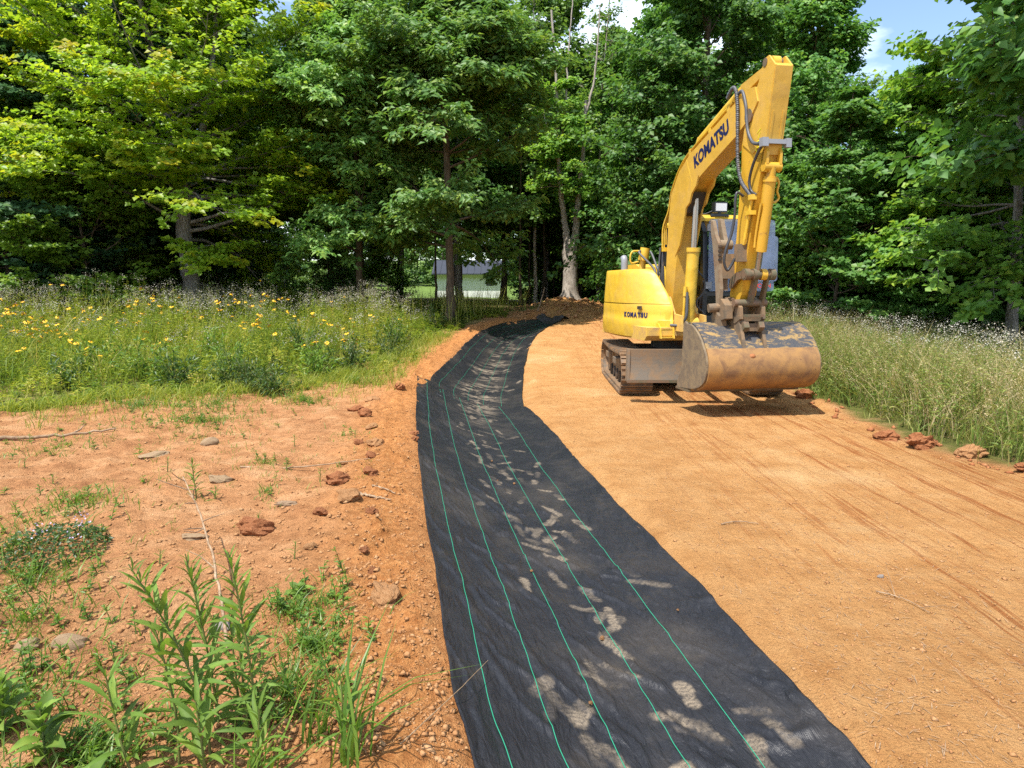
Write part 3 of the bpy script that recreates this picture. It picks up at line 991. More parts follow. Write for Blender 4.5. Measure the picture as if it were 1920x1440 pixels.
# dozer blade in front of the tracks
bw0, bw1 = -1.16, 1.20
def blade(b):
    fr_ = []
    for k in range(9):
        t = k / 8
        z = 0.335 + 0.42 * t
        u = 2.03 - 0.018 * math.sin(math.pi * t) + 0.02 * (1 - t)
        fr_.append((u, z))
    back = [(u - 0.05, z) for u, z in fr_[::-1]]
    b_prism(b, fr_ + back, bw0, bw1)
bl = tpart('dozer_blade', mk(blade, 0.004, 1), M_blade)
link('cutting_edge', box_me(bw0, bw1, 2.0, 2.058, 0.298, 0.333, 0.006), bl, M_rust)
for xx in (bw0, bw1 - 0.03):
    link('end_plate', prism_me([(1.86, 0.31), (2.052, 0.31), (2.035, 0.757), (1.93, 0.757)], xx - 0.003, xx + 0.033, 0.005), bl, M_blade)
for xx in (-0.55, 0.47):
    link('blade_arm', prism_me([(0.5, 0.36), (1.97, 0.36), (1.97, 0.60), (1.7, 0.54), (0.5, 0.52)], xx, xx + 0.12, 0.012), bl, M_mudmetal)
link('blade_cylinder', cyl_me((0.03, 0.55, 0.72), (0.03, 1.9, 0.55), 0.05), bl, M_rust)

# --- upper structure
deck = upart('revolving_frame', prism_me([(-1.1, 0.80), (0.95, 0.80), (1.05, 0.88), (1.05, 1.00), (-1.1, 1.00)], -1.0, 1.02, 0.015), M_deck)
# front right-hand cover: lower panel and sloping hood, both rounded in plan
plan = [(-0.56, -0.95), (-0.9, -1.15), (-1.13, -0.95), (-1.19, -0.5), (-1.19, -0.05), (-1.16, 0.22), (-1.09, 0.45), (-0.98, 0.65), (-0.85, 0.81), (-0.71, 0.92), (-0.60, 0.975), (-0.56, 0.96), (-0.56, 0.5), (-0.56, 0.0), (-0.56, -0.5)]
plan = [(-0.56 + (a + 0.56) * 0.85, b) for a, b in plan]
plan = [tuple(q) for q in smooth_path([(a, b, 0) for a, b in plan] + [(plan[0][0], plan[0][1], 0)], 4)[:-1, :2]]
pc = (-0.74, 0.0)
def ring(scale_x, scale_u, z, du=0.0, dent=0.0):
    out = []
    for k, (x, u) in enumerate(plan):
        xx = pc[0] + (x - pc[0]) * scale_x
        uu_ = pc[1] + (u - pc[1]) * scale_u + du
        out.append((xx, -uu_, z))
    return out
def panel(b):
    b_loft(b, [ring(0.80, 0.86, 0.80), ring(0.95, 0.965, 0.83), ring(0.99, 0.99, 0.90), ring(1, 1, 1.0), ring(1, 1, 1.098), ring(0.985, 0.99, 1.106), ring(0.985, 0.985, 1.2), ring(0.985, 0.975, 1.30), ring(0.965, 0.955, 1.335)])
cov = upart('side_cover', mk(panel, 0.0, 1, True, angle=50), M_yel)
def hood(b):
    rs = []
    for z, s_, fu in ((1.343, 0.975, 0.945), (1.38, 0.965, 0.92), (1.50, 0.89, 0.84), (1.65, 0.78, 0.72), (1.78, 0.66, 0.62), (1.845, 0.56, 0.54), (1.87, 0.42, 0.45)):
        out = []
        for x, u in plan:
            xx = -0.95 + (x + 0.95) * s_
            uu_ = u * (fu if u > 0 else 0.95)
            out.append((xx, -uu_, z))
        rs.append(out)
    b_loft(b, rs)
hd = upart('hood', mk(hood, 0.0, 1, True, angle=50), M_yel)
for k in range(4):
    link('vent_slot', box_me(-0.66 + 0.03 * (k % 2), -0.645 + 0.03 * (k % 2), 0.50 + 0.05 * (k // 2), 0.53 + 0.05 * (k // 2), 1.70 - 0.05 * (k // 2), 1.72 - 0.05 * (k // 2), 0.0), hd, M_dark)
link('cover_latch', box_me(-0.985, -0.935, 0.575, 0.645, 1.255, 1.305, 0.006), cov, M_dark)
# lettering lies along the rounded panel, one letter at a time
arc = [(-1.066, 0.20), (-1.002, 0.445), (-0.913, 0.635), (-0.802, 0.795), (-0.70, 0.89)]
A_ = smooth_path([(x, -u, 0) for x, u in arc], 20)
s_ = np.concatenate([[0], np.cumsum(np.linalg.norm(np.diff(A_, axis=0), axis=1))])
d_ = 0.03
for ch in 'KOMATSU':
    cme = text_me(ch, 0.098, 0.006, 0.0015, 0.92)
    x_lo, x_hi = min(v.co.x for v in cme.vertices), max(v.co.x for v in cme.vertices)
    for v in cme.vertices:
        v.co.x -= x_lo
    wch = x_hi - x_lo
    P0 = np.array([np.interp(d_, s_, A_[:, k]) for k in range(3)])
    P1 = np.array([np.interp(d_ + wch, s_, A_[:, k]) for k in range(3)])
    tdir = Vector(P1 - P0).normalized()
    nrm = tdir.cross(Vector((0, 0, 1))).normalized()
    place_text(cme, Vector((P0[0], P0[1], 1.135)) + nrm * 0.010, tdir, (0, 0, 1), M_navy, cov)
    d_ += wch + 0.010
# mounting step let into the panel
stp = upart('mounting_step', mk(lambda b: (b_prism(b, [(0.90, 0.845), (1.09, 0.845), (1.09, 0.862), (0.90, 0.862)], -0.78, -0.60), b_prism(b, [(0.90, 0.955), (1.05, 0.955), (1.05, 0.972), (0.90, 0.972)], -0.78, -0.60)), 0.004), M_yel)
for xx in (-0.80, -0.598):
    link('step_side', prism_me([(0.90, 0.84), (1.10, 0.84), (1.06, 0.99), (0.98, 1.055), (0.90, 1.06)], xx, xx + 0.018, 0.004), stp, M_yel)
# engine hood, counterweight and tanks behind
eh = upart('engine_hood', prism_me([(-1.15, 1.0), (-0.55, 1.0), (-0.45, 1.62), (-0.55, 1.93), (-0.70, 1.98), (-1.12, 1.98)], -0.56, -0.08, 0.05, 4), M_yel)
upart('counterweight', mk(lambda b: b_loft(b, [[(1.06 * math.cos(a) * s2, 0.55 + 0.95 * math.sin(a) * s2, z) for a in np.linspace(0.0, math.pi, 17)] + [(-1.06 * s2, 0.52, z), (1.06 * s2, 0.52, z)] for z, s2 in ((0.82, 0.95), (0.88, 1.0), (1.5, 1.0), (1.72, 0.98), (1.80, 0.92))]), 0.0, 1, True), M_yel)
ex = upart('exhaust_pipe', hose_me([(-0.95, -0.15, 1.75), (-0.95, -0.15, 1.90), (-0.95, -0.16, 2.02), (-0.95, -0.20, 2.07)], 0.055, 14), M_steel)
# swivel fitting with two hoses standing behind the hood
sw = upart('hose_swivel', mk(lambda b: (b_cyl(b, (-0.68, 0.10, 1.72), (-0.66, 0.08, 2.06), 0.055, 0.05, 14), b_cyl(b, (-0.66, 0.08, 2.02), (-0.635, 0.06, 2.22), 0.085, 0.075, 18)), 0.008, 2, True), M_yel)
link('grab_handle', hose_me([(-0.74, -0.08, 2.0), (-0.86, -0.08, 1.98), (-0.88, -0.08, 2.08), (-0.84, -0.08, 2.16), (-0.72, -0.08, 2.17)], 0.014, 8), sw, M_yel)
for s2, e2 in ((-1, -0.62), (1, -0.50)):
    link('hose', hose_me([(-0.655 + s2 * 0.07, -0.05, 2.17), (-0.655 + s2 * 0.10, 0.02, 2.12), (e2 - 0.03 * s2, 0.22, 1.88), (e2, 0.33, 1.72), (e2, 0.34, 1.62)], 0.018), sw, M_wrap)
    link('hose_fitting', cyl_me((e2, 0.335, 1.74), (e2, 0.338, 1.66), 0.028), sw, M_steel)

# --- cab
CX0, CX1, CU0, CU1, CZ0, CZ1 = -0.05, 0.99, -0.70, 0.84, 1.0, 2.66
side = [(CU0, CZ0), (CU1, CZ0), (CU1 + 0.02, 1.5), (CU1 - 0.06, 2.42), (CU1 - 0.22, CZ1 - 0.05), (CU0 + 0.08, CZ1 - 0.05), (CU0, CZ1 - 0.16)]
floor_me = prism_me([(CU0, CZ0), (CU1, CZ0), (CU1, 1.10), (CU0, 1.10)], CX0, CX1, 0.01)
cab = upart('cab', floor_me, M_black)
def posts(b):
    for x0 in (CX0, CX1 - 0.07):
        x1 = x0 + 0.07
        b_prism(b, [(CU1 - 0.09, 1.09), (CU1, 1.09), (CU1 + 0.02, 1.5), (CU1 - 0.06, 2.42), (CU1 - 0.20, 2.60), (CU1 - 0.29, 2.56), (CU1 - 0.15, 2.38), (CU1 - 0.075, 1.5)], x0, x1)
        b_prism(b, [(CU0, 1.09), (CU0 + 0.09, 1.09), (CU0 + 0.09, 2.60), (CU0, 2.52)], x0, x1)
        b_prism(b, [(CU0 + 0.08, 1.09), (CU1 - 0.08, 1.09), (CU1 - 0.08, 1.50), (0.15, 1.46), (CU0 + 0.08, 1.46)], x0 + 0.012, x1 - 0.012)
        b_prism(b, [(0.08, 1.45), (0.15, 1.45), (0.15, 2.58), (0.08, 2.58)], x0 + 0.008, x1 - 0.008)
    b_box(b, CX0 + 0.068, CX1 - 0.068, -CU1 + 0.01, -CU1 + 0.07, 1.09, 1.16)
    b_box(b, CX0 + 0.068, CX1 - 0.068, -CU1 + 0.00, -CU1 + 0.06, 1.46, 1.52)
    b_box(b, CX0 + 0.068, CX1 - 0.068, -CU0 - 0.08, -CU0 - 0.01, 1.09, 1.45)
link('cab_frame', mk(posts, 0.008, 1), cab, M_black)
roof_me = mk(lambda b: b_loft(b, [[(x, -u, z) for x, u in ((CX0 + a, CU0 + a), (CX1 - a, CU0 + a), (CX1 - a, CU1 - 0.17 - a), (CX0 + a, CU1 - 0.17 - a))] for z, a in ((2.585, 0.0), (2.63, -0.005), (2.675, 0.03), (2.69, 0.09))]), 0.012, 2)
link('roof', roof_me, cab, M_yel)
link('front_window', prism_me([(CU1 - 0.012, 1.52), (CU1 - 0.004, 1.52), (CU1 - 0.085, 2.43), (CU1 - 0.093, 2.43)], CX0 + 0.07, CX1 - 0.07, 0.0), cab, M_glass)
link('lower_window', prism_me([(CU1 - 0.03, 1.16), (CU1 - 0.022, 1.16), (CU1 - 0.022, 1.455), (CU1 - 0.03, 1.455)], CX0 + 0.07, CX1 - 0.07, 0.0), cab, M_glass)
for xx in (CX0 + 0.03, CX1 - 0.038):
    link('side_window', prism_me([(0.15, 1.46), (CU1 - 0.08, 1.50), (CU1 - 0.16, 2.38), (0.15, 2.56)], xx, xx + 0.008, 0.0), cab, M_glass)
    link('side_window', prism_me([(CU0 + 0.08, 1.46), (0.09, 1.46), (0.09, 2.56), (CU0 + 0.08, 2.56)], xx, xx + 0.008, 0.0), cab, M_glass)
link('seat', mk(lambda b: (b_box(b, 0.20, 0.68, -0.25, 0.25, 1.35, 1.50), b_box(b, 0.22, 0.66, 0.22, 0.36, 1.45, 2.10)), 0.05, 3), cab, M_hose)
link('grille', box_me(CX0 - 0.012, CX0, 0.18, 0.70, 1.10, 1.46, 0.004), cab, M_deck)
# polycarbonate guard panels bolted in front of the window
def rounded(x0, x1, z0, z1, r, cut=None):
    out = []
    for cx_, cz_, a0 in ((x1 - r, z0 + r, -90), (x1 - r, z1 - r, 0), (x0 + r, z1 - r, 90), (x0 + r, z0 + r, 180)):
        for k in range(5):
            a = math.radians(a0 + 22.5 * k)
            out.append((cx_ + r * math.cos(a), cz_ + r * math.sin(a)))
    return out
gp = rounded(0.005, 1.08, 1.53, 2.60, 0.05)
gu = 0.90
def gfn(b):
    A = [b.verts.new((x, -gu + (z - 1.5) * 0.05, z)) for x, z in gp]
    B = [b.verts.new((x, -gu - 0.012 + (z - 1.5) * 0.05, z)) for x, z in gp]
    b.faces.new(A); b.faces.new(B[::-1])
    n = len(gp)
    for i in range(n):
        b.faces.new((A[i], B[i], B[(i + 1) % n], A[(i + 1) % n]))
gd = upart('window_guard', mk(gfn, 0.0), M_guard, 'scuffed clear guard sheet with red lettering')
gp2 = rounded(0.62, 1.125, 1.68, 2.36, 0.05)
gp, gu = gp2, 0.916
link('guard_flap', mk(gfn, 0.0), gd, M_guard)
for zz in (1.62, 2.47):
    link('guard_hinge', box_me(-0.05, 0.055, 0.885, 0.925, zz - 0.05, zz + 0.05, 0.006), gd, M_steel)
place_text(text_me('FECON', 0.085, 0.002, 0.001, 1.15), (0.70, -0.924, 1.585), (1, 0, 0), (0, 0.02, 1), M_red, gd)
wk = upart('work_light', mk(lambda b: b_box(b, 0.16, 0.37, -0.70, -0.60, 2.715, 2.87), 0.02, 3), M_black)
link('lens', mk(lambda b: b_box(b, 0.178, 0.352, -0.712, -0.700, 2.738, 2.85), 0.004, 2), wk, M_lamp)
link('light_bracket', mk(lambda b: (b_box(b, 0.12, 0.41, -0.67, -0.63, 2.66, 2.70), b_box(b, 0.245, 0.285, -0.665, -0.635, 2.69, 2.73)), 0.004, 1), wk, M_black)
link('cable', hose_me([(0.16, 0.62, 2.74), (0.05, 0.60, 2.70), (-0.02, 0.55, 2.72), (-0.05, 0.45, 2.66)], 0.008), wk, M_hose)

# --- boom (plane x = XB)
XB = -0.355
top = [(0.48, 1.08), (0.47, 1.5), (0.46, 2.2), (0.48, 2.62), (0.55, 2.98), (0.82, 3.27), (1.15, 3.45), (2.0, 3.70), (2.72, 3.92), (2.90, 3.90)]
bot = [(2.98, 3.72), (2.86, 3.60), (2.5, 3.43), (1.75, 3.18), (1.30, 3.02), (1.06, 2.84), (0.94, 2.60), (0.86, 2.2), (0.80, 1.5), (0.74, 1.08)]
boom = upart('boom', prism_me(top + bot, XB - 0.145, XB + 0.145, 0.012), M_yel_boom)
# foot bracket on the deck
for xx in (XB - 0.20, XB + 0.16):
    link('foot_bracket', prism_me([(0.25, 0.95), (1.25, 0.95), (1.22, 1.18), (0.95, 1.20), (0.75, 1.45), (0.45, 1.45)], xx, xx + 0.04, 0.008), boom, M_deck)
link('foot_pin', cyl_me((XB - 0.26, 0.60, 1.22), (XB + 0.26, 0.60, 1.22), 0.075, bevel=0.01), boom, M_rust)
# flanges that shroud the cylinder head under the elbow
for xx in (XB - 0.160, XB + 0.130):
    link('cylinder_flange', prism_me([(0.80, 2.05), (0.90, 2.62), (1.04, 2.88), (1.28, 3.05), (1.50, 3.12), (1.44, 2.99), (1.30, 2.90), (1.24, 2.78), (1.12, 2.72), (1.06, 2.5), (0.95, 2.2)], xx, xx + 0.030, 0.006), boom, M_yel_boom)
link('head_recess', prism_me([(0.98, 2.62), (1.09, 2.80), (1.26, 2.93), (1.18, 2.80), (1.10, 2.66)], XB - 0.128, XB + 0.128, 0.0), boom, M_dark)
link('weld_seam', prism_me([(1.05, 3.40), (1.062, 3.404), (1.30, 3.03), (1.288, 3.026)], XB - 0.1475, XB - 0.1445, 0.0), boom, M_yel)
def line_dir(p0, p1):
    d = Vector((0, -(p1[0] - p0[0]), p1[1] - p0[1]))
    return d.normalized()
bd = line_dir((1.15, 3.45), (2.72, 3.92))
up = Vector((0, -bd.z, 0)) + Vector((0, 0, 0))
perp = Vector((0, bd.z, -bd.y))
me_t = text_me('KOMATSU', 0.235, 0.010, 0.0015, 0.92)
place_text(me_t, (XB - 0.1475, -1.34, 3.235), bd, perp, M_navy, boom)
# steel lines along the top edge of the boom
def off(pt, h):
    return (pt[0] - 0.28 * h * 1.0, pt[1] + h)
for k, xx in enumerate((XB - 0.125, XB - 0.09, XB - 0.055, XB + 0.06, XB + 0.10)):
    h = 0.03 + 0.008 * (k % 2)
    pts = [(xx - 0.05, 0.33, 2.15 + 0.05 * k), (xx - 0.05, 0.33, 2.50 + 0.04 * k), (xx, 0.42, 2.76 + 0.03 * k), (xx, 0.52, 3.0 + h), (xx, 0.80, 3.30 + h), (xx, 1.15, 3.475 + h), (xx, 2.0, 3.73 + h), (xx, 2.35 + 0.07 * k, 3.835 + 0.02 * k + h)]
    link('steel_pipe', hose_me(pts, 0.013, 8), boom, M_yel)
for uu_, zz in ((1.15, 3.50), (1.75, 3.675), (2.25, 3.825)):
    link('pipe_clamp', box_me(XB - 0.14, XB + 0.12, uu_ - 0.03, uu_ + 0.03, zz - 0.045, zz + 0.035, 0.008), boom, M_yel)
link('pipe_clamp', box_me(XB - 0.20, XB + 0.05, 0.29, 0.45, 2.14, 2.20, 0.008), boom, M_yel)
# drooping hose bundle at the boom foot
for k in range(7):
    a = k * 0.9
    dx, du = 0.032 * math.cos(a) + 0.012 * (k % 3), 0.03 * math.sin(a)
    pts = [(XB - 0.19 + dx, 0.33 + du, 2.20), (XB - 0.215 + dx, 0.36 + du, 2.0), (XB - 0.235 + dx * 1.7, 0.42 + du, 1.75), (XB - 0.225 + dx * 1.6, 0.46 + du, 1.50), (XB - 0.26 + dx, 0.44 + du, 1.36 - 0.01 * k), (XB - 0.34 + dx, 0.30, 1.36)]
    link('hose', hose_me(pts, 0.017 + 0.002 * (k % 2)), boom, M_hose)
# boom cylinder
bc = upart('boom_cylinder', mk(lambda b: (b_cyl(b, (XB - 0.02, -1.08, 1.06), (XB + 0.0, -1.13, 2.12), 0.088, None, 28), b_cyl(b, (XB - 0.0, -1.13, 2.10), (XB + 0.0, -1.132, 2.16), 0.100, None, 28), b_cyl(b, (XB - 0.14, -1.08, 1.06), (XB + 0.12, -1.08, 1.06), 0.09, None, 20)), 0.006, 2, True), M_yel)
link('rod', cyl_me((XB, 1.13, 2.14), (XB + 0.0, 1.17, 2.88), 0.042), bc, M_chrome)
link('supply_pipe', mk(lambda b: (b_cyl(b, (XB - 0.13, -1.16, 1.10), (XB - 0.125, -1.17, 1.50), 0.020, None, 10), b_cyl(b, (XB - 0.125, -1.17, 1.46), (XB - 0.12, -1.17, 1.60), 0.028, None, 10)), 0.0, 1, True), bc, M_yel)
link('hose', hose_me([(XB - 0.10, 1.19, 1.52), (XB - 0.10, 1.20, 1.35), (XB - 0.11, 1.20, 1.15), (XB - 0.16, 1.12, 1.04), (XB - 0.26, 1.0, 1.03)], 0.022), bc, M_wrap)
link('hose', hose_me([(XB + 0.10, 1.0, 2.1), (XB + 0.13, 1.02, 1.85), (XB + 0.24, 1.02, 1.70), (XB + 0.24, 1.02, 1.52), (XB + 0.14, 1.02, 1.40), (XB + 0.15, 1.02, 1.30), (XB + 0.25, 1.02, 1.20), (XB + 0.24, 1.0, 1.07), (XB + 0.12, 0.95, 1.02), (XB + 0.02, 0.9, 1.02)], 0.014), bc, M_hose)

# --- arm (stick)
AF = [(2.42, 1.37), (2.54, 1.35), (2.64, 1.50), (2.98, 2.70), (3.20, 3.40), (3.34, 4.02), (3.30, 4.06)]     # camera side
AB = [(3.16, 4.10), (3.06, 4.02), (2.93, 3.78), (2.82, 3.64), (2.66, 3.44), (2.60, 3.30), (2.60, 3.0), (2.50, 2.2), (2.36, 1.56), (2.35, 1.43)]
arm = upart('arm', prism_me(AF + AB, XB - 0.115, XB + 0.115, 0.010), M_yel_arm)
for xx in (XB - 0.128, XB + 0.104):
    link('arm_side_plate', prism_me([(2.70, 3.62), (2.80, 3.70), (2.98, 3.92), (3.10, 4.16), (3.19, 4.17), (3.335, 4.03), (3.16, 3.25), (2.88, 3.15), (2.64, 3.30)], xx, xx + 0.024, 0.006), arm, M_yel_boom)
link('arm_pin', cyl_me((XB - 0.155, 2.80, 3.60), (XB + 0.155, 2.80, 3.60), 0.085, bevel=0.01), arm, M_rust)
link('horn_pin', cyl_me((XB - 0.135, 3.12, 4.115), (XB + 0.135, 3.12, 4.115), 0.048, bevel=0.008), arm, M_rust)
link('horn_boss', cyl_me((XB - 0.055, 3.13, 4.115), (XB + 0.055, 3.13, 4.115), 0.070, bevel=0.01), arm, M_yel)
link('front_plate', prism_me([(3.12, 3.10), (3.13, 3.096), (3.345, 4.02), (3.335, 4.024)], XB - 0.122, XB + 0.122, 0.0), arm, M_yel_boom)
for xx in (XB - 0.085, XB + 0.060):
    link('front_rib', prism_me([(3.13, 3.22), (3.165, 3.22), (3.245, 3.56), (3.235, 3.565)], xx, xx + 0.028, 0.004), arm, M_yel_boom)
# marker scribble on the side of the arm
scr = Acc()
for (u0, z0, u1, z1) in ((2.98, 3.36, 3.06, 3.40), (3.0, 3.30, 3.05, 3.36), (2.96, 3.26, 3.05, 3.27), (3.05, 3.27, 2.98, 3.21), (2.95, 3.19, 3.04, 3.20), (2.99, 3.14, 2.95, 3.18), (2.94, 3.10, 3.01, 3.13)):
    scr.tube(np.array([(XB - 0.1290, -u0, z0), (XB - 0.1290, -(u0 + u1) / 2, (z0 + z1) / 2 + 0.006), (XB - 0.1290, -u1, z1)]), 0.0055, 5)
link('marker_scribble', scr.mesh('marker_scribble'), arm, M_mark)
# clamp bar across the front of the arm, with hoses
cb = upart('hose_clamp_bar', mk(lambda b: (b_box(b, XB - 0.175, XB + 0.215, -3.215, -3.165, 3.205, 3.255), b_box(b, XB - 0.205, XB - 0.12, -3.22, -3.14, 3.175, 3.272), b_box(b, XB + 0.14, XB + 0.215, -3.22, -3.15, 3.17, 3.27)), 0.008, 1), M_steel)
# bucket cylinder with its yoke
yk = upart('cylinder_yoke', mk(lambda b: (b_prism(b, [(3.02, 2.92), (3.13, 2.90), (3.17, 2.99), (3.18, 3.12), (3.15, 3.17), (3.08, 3.15)], XB - 0.115, XB - 0.080), b_prism(b, [(3.02, 2.92), (3.13, 2.90), (3.17, 2.99), (3.18, 3.12), (3.15, 3.17), (3.08, 3.15)], XB + 0.080, XB + 0.115), b_cyl(b, (XB - 0.125, -3.115, 2.965), (XB + 0.125, -3.115, 2.965), 0.055, None, 18)), 0.006, 2), M_yel_arm)
bkc = upart('bucket_cylinder', mk(lambda b: (b_cyl(b, (XB - 0.0, -3.115, 2.965), (XB + 0.0, -3.09, 2.85), 0.060, None, 20), b_cyl(b, (XB, -3.09, 2.86), (XB + 0.015, -2.88, 2.02), 0.078, None, 26), b_cyl(b, (XB, -3.085, 2.84), (XB, -3.08, 2.80), 0.088, None, 26)), 0.006, 2, True), M_yel_arm)
link('rod', cyl_me((XB + 0.015, 2.88, 2.04), (XB + 0.018, 2.80, 1.74), 0.042), bkc, M_chrome)
link('grease_pipe', hose_me([(XB + 0.11, 3.07, 2.86), (XB + 0.15, 3.06, 2.79), (XB + 0.14, 3.04, 2.70), (XB + 0.18, 3.02, 2.63), (XB + 0.13, 3.01, 2.58), (XB + 0.06, 3.01, 2.59)], 0.016, 8), bkc, M_yel)
link('supply_pipe', hose_me([(XB - 0.095, 3.04, 2.56), (XB - 0.092, 2.97, 2.36), (XB - 0.088, 2.91, 2.16), (XB - 0.085, 2.89, 2.06)], 0.017, 8), bkc, M_yel_arm)
# auxiliary line down the side of the arm
ax = upart('auxiliary_line', hose_me([(XB - 0.155, 2.92, 2.62), (XB - 0.16, 2.86, 2.42), (XB - 0.165, 2.80, 2.22), (XB - 0.165, 2.76, 2.10)], 0.022, 10), M_yel)
link('clamp_block', box_me(XB - 0.20, XB - 0.10, 2.84, 2.94, 2.44, 2.49, 0.006), ax, M_yel)
link('valve_block', box_me(XB - 0.235, XB - 0.11, 2.64, 2.76, 1.90, 2.11, 0.014), ax, M_mudmetal)
link('hose_fitting', box_me(XB - 0.20, XB - 0.12, 2.90, 2.98, 2.61, 2.67, 0.01), ax, M_yel)
# hoses looping from the boom to the arm
h1 = upart('spiral_wrapped_hose', hose_me([(XB - 0.165, 2.30, 3.93), (XB - 0.17, 2.42, 4.01), (XB - 0.175, 2.52, 3.98), (XB - 0.18, 2.58, 3.80), (XB - 0.185, 2.60, 3.5), (XB - 0.185, 2.62, 3.1), (XB - 0.180, 2.70, 2.86), (XB - 0.165, 2.86, 2.70), (XB - 0.158, 2.92, 2.64)], 0.024, 8, 0.0035), M_wrap)
h2 = upart('arm_hose', hose_me([(XB - 0.150, 2.50, 3.90), (XB - 0.16, 2.66, 3.92), (XB - 0.165, 2.76, 3.74), (XB - 0.165, 2.78, 3.60), (XB - 0.165, 2.82, 3.42), (XB - 0.165, 2.92, 3.28), (XB - 0.175, 3.05, 3.23), (XB - 0.175, 3.15, 3.225)], 0.021), M_wrap)
h3 = upart('arm_hose', hose_me([(XB - 0.165, 3.17, 3.20), (XB - 0.17, 3.08, 3.14), (XB - 0.175, 2.96, 3.0), (XB - 0.17, 2.88, 2.84), (XB - 0.155, 2.90, 2.72), (XB - 0.13, 2.98, 2.66)], 0.019), M_hose)
h4 = upart('thumb_hose', hose_me([(XB - 0.13, 2.72, 2.68), (XB - 0.21, 2.72, 2.72), (XB - 0.235, 2.72, 2.64), (XB - 0.23, 2.70, 2.46), (XB - 0.26, 2.68, 2.24), (XB - 0.32, 2.66, 2.04), (XB - 0.33, 2.64, 1.90), (XB - 0.285, 2.63, 1.80), (XB - 0.235, 2.64, 1.86), (XB - 0.20, 2.66, 1.94)], 0.017), M_hose)
# arm cylinder lying along the boom top
ac = upart('arm_cylinder', cyl_me((XB, 1.25, 3.62), (XB, 2.42, 3.99), 0.075, n=24, bevel=0.008), M_yel)
link('rod', cyl_me((XB, 2.40, 3.985), (XB, 3.10, 4.115), 0.036), ac, M_chrome)
link('rod_guard', prism_me([(2.42, 4.05), (2.45, 3.90), (3.05, 4.05), (3.10, 4.13)], XB - 0.06, XB + 0.06, 0.008), ac, M_yel_boom)
link('cylinder_lug', prism_me([(1.10, 3.46), (1.40, 3.55), (1.34, 3.68), (1.22, 3.68)], XB - 0.05, XB + 0.05, 0.01), ac, M_yel_boom)

# --- bucket linkage, hitch and thumb
lk_ = upart('bucket_link', mk(lambda b: (b_cyl(b, (XB - 0.16, -2.80, 1.745), (XB + 0.24, -2.80, 1.745), 0.052, None, 18),
    b_prism(b, [(2.76, 1.74), (2.85, 1.74), (2.72, 1.40), (2.63, 1.42)], XB + 0.135, XB + 0.165),
    b_prism(b, [(2.76, 1.74), (2.85, 1.74), (2.72, 1.40), (2.63, 1.42)], XB - 0.02, XB + 0.02),
    b_prism(b, [(2.42, 1.58), (2.44, 1.68), (2.60, 1.77), (2.80, 1.80), (2.82, 1.71), (2.64, 1.68), (2.50, 1.58)], XB - 0.155, XB - 0.125)), 0.008, 2, True), M_rust)
for xx in (XB - 0.155, XB - 0.045, XB + 0.06, XB + 0.175):
    link('collar', cyl_me((xx, 2.80, 1.745), (xx + 0.065, 2.80, 1.745), 0.070, n=18, bevel=0.012), lk_, M_rust if xx < XB or xx > XB + 0.1 else M_yel_arm)
hitch = upart('quick_hitch', mk(lambda b: (
    b_prism(b, [(2.320, 1.250), (2.320, 1.410), (2.440, 1.470), (2.540, 1.390), (2.620, 1.420), (2.740, 1.350), (2.760, 1.210), (2.640, 1.150), (2.420, 1.150)], XB - 0.17, XB - 0.125),
    b_prism(b, [(2.320, 1.250), (2.320, 1.410), (2.440, 1.470), (2.540, 1.390), (2.620, 1.420), (2.740, 1.350), (2.760, 1.210), (2.640, 1.150), (2.420, 1.150)], XB + 0.125, XB + 0.17),
    b_box(b, XB - 0.123, XB + 0.123, -2.72, -2.36, 1.18, 1.225)), 0.012, 2), M_mudmetal)
link('hitch_bar', box_me(XB - 0.122, XB + 0.122, 2.755, 2.80, 1.235, 1.265, 0.008), hitch, M_rust)
for zz, uu_ in ((1.42, 2.44), (1.40, 2.67)):
    link('hitch_pin', cyl_me((XB - 0.215, uu_, zz), (XB + 0.215, uu_, zz), 0.045, bevel=0.008), hitch, M_rust)
for s2 in (-1, 1):
    link('hitch_jaw', prism_me([(2.600, 1.150), (2.780, 1.180), (2.820, 1.110), (2.760, 1.050), (2.620, 1.080)], XB + s2 * 0.10 - 0.035, XB + s2 * 0.10 + 0.035, 0.012), hitch, M_rust)
link('lock_block', box_me(XB - 0.085, XB + 0.085, 2.62, 2.76, 1.06, 1.15, 0.015), hitch, M_mudmetal)
link('side_lug', mk(lambda b: (b_prism(b, [(2.380, 1.150), (2.380, 1.390), (2.500, 1.450), (2.620, 1.370), (2.640, 1.210)], XB - 0.30, XB - 0.20), b_cyl(b, (XB - 0.42, -2.42, 1.33), (XB - 0.18, -2.46, 1.35), 0.055, None, 16)), 0.012, 2), hitch, M_mudmetal)
th = upart('thumb', prism_me([(2.400, 1.360), (2.480, 1.377), (2.500, 1.570), (2.460, 1.831), (2.440, 2.137), (2.360, 2.233), (2.280, 2.425), (2.220, 2.443), (2.240, 2.268), (2.280, 2.137), (2.340, 1.831), (2.380, 1.552)], XB - 0.395, XB - 0.350, 0.010), M_thumb)
link('thumb_web', box_me(XB - 0.352, XB - 0.25, 2.36, 2.42, 1.55, 2.14, 0.008), th, M_thumb)
link('thumb_plate', prism_me([(2.420, 1.700), (2.470, 1.700), (2.450, 2.006), (2.400, 2.006)], XB - 0.355, XB - 0.17, 0.008), th, M_mudmetal)
link('thumb_tine', prism_me([(2.440, 2.093), (2.360, 2.233), (2.280, 2.443), (2.200, 2.460), (2.240, 2.268), (2.300, 2.111)], XB - 0.29, XB - 0.235, 0.012), th, M_thumb)
link('thumb_cap', cyl_me((XB - 0.36, 2.40, 2.12), (XB - 0.20, 2.40, 2.12), 0.06, bevel=0.015), th, M_thumb)
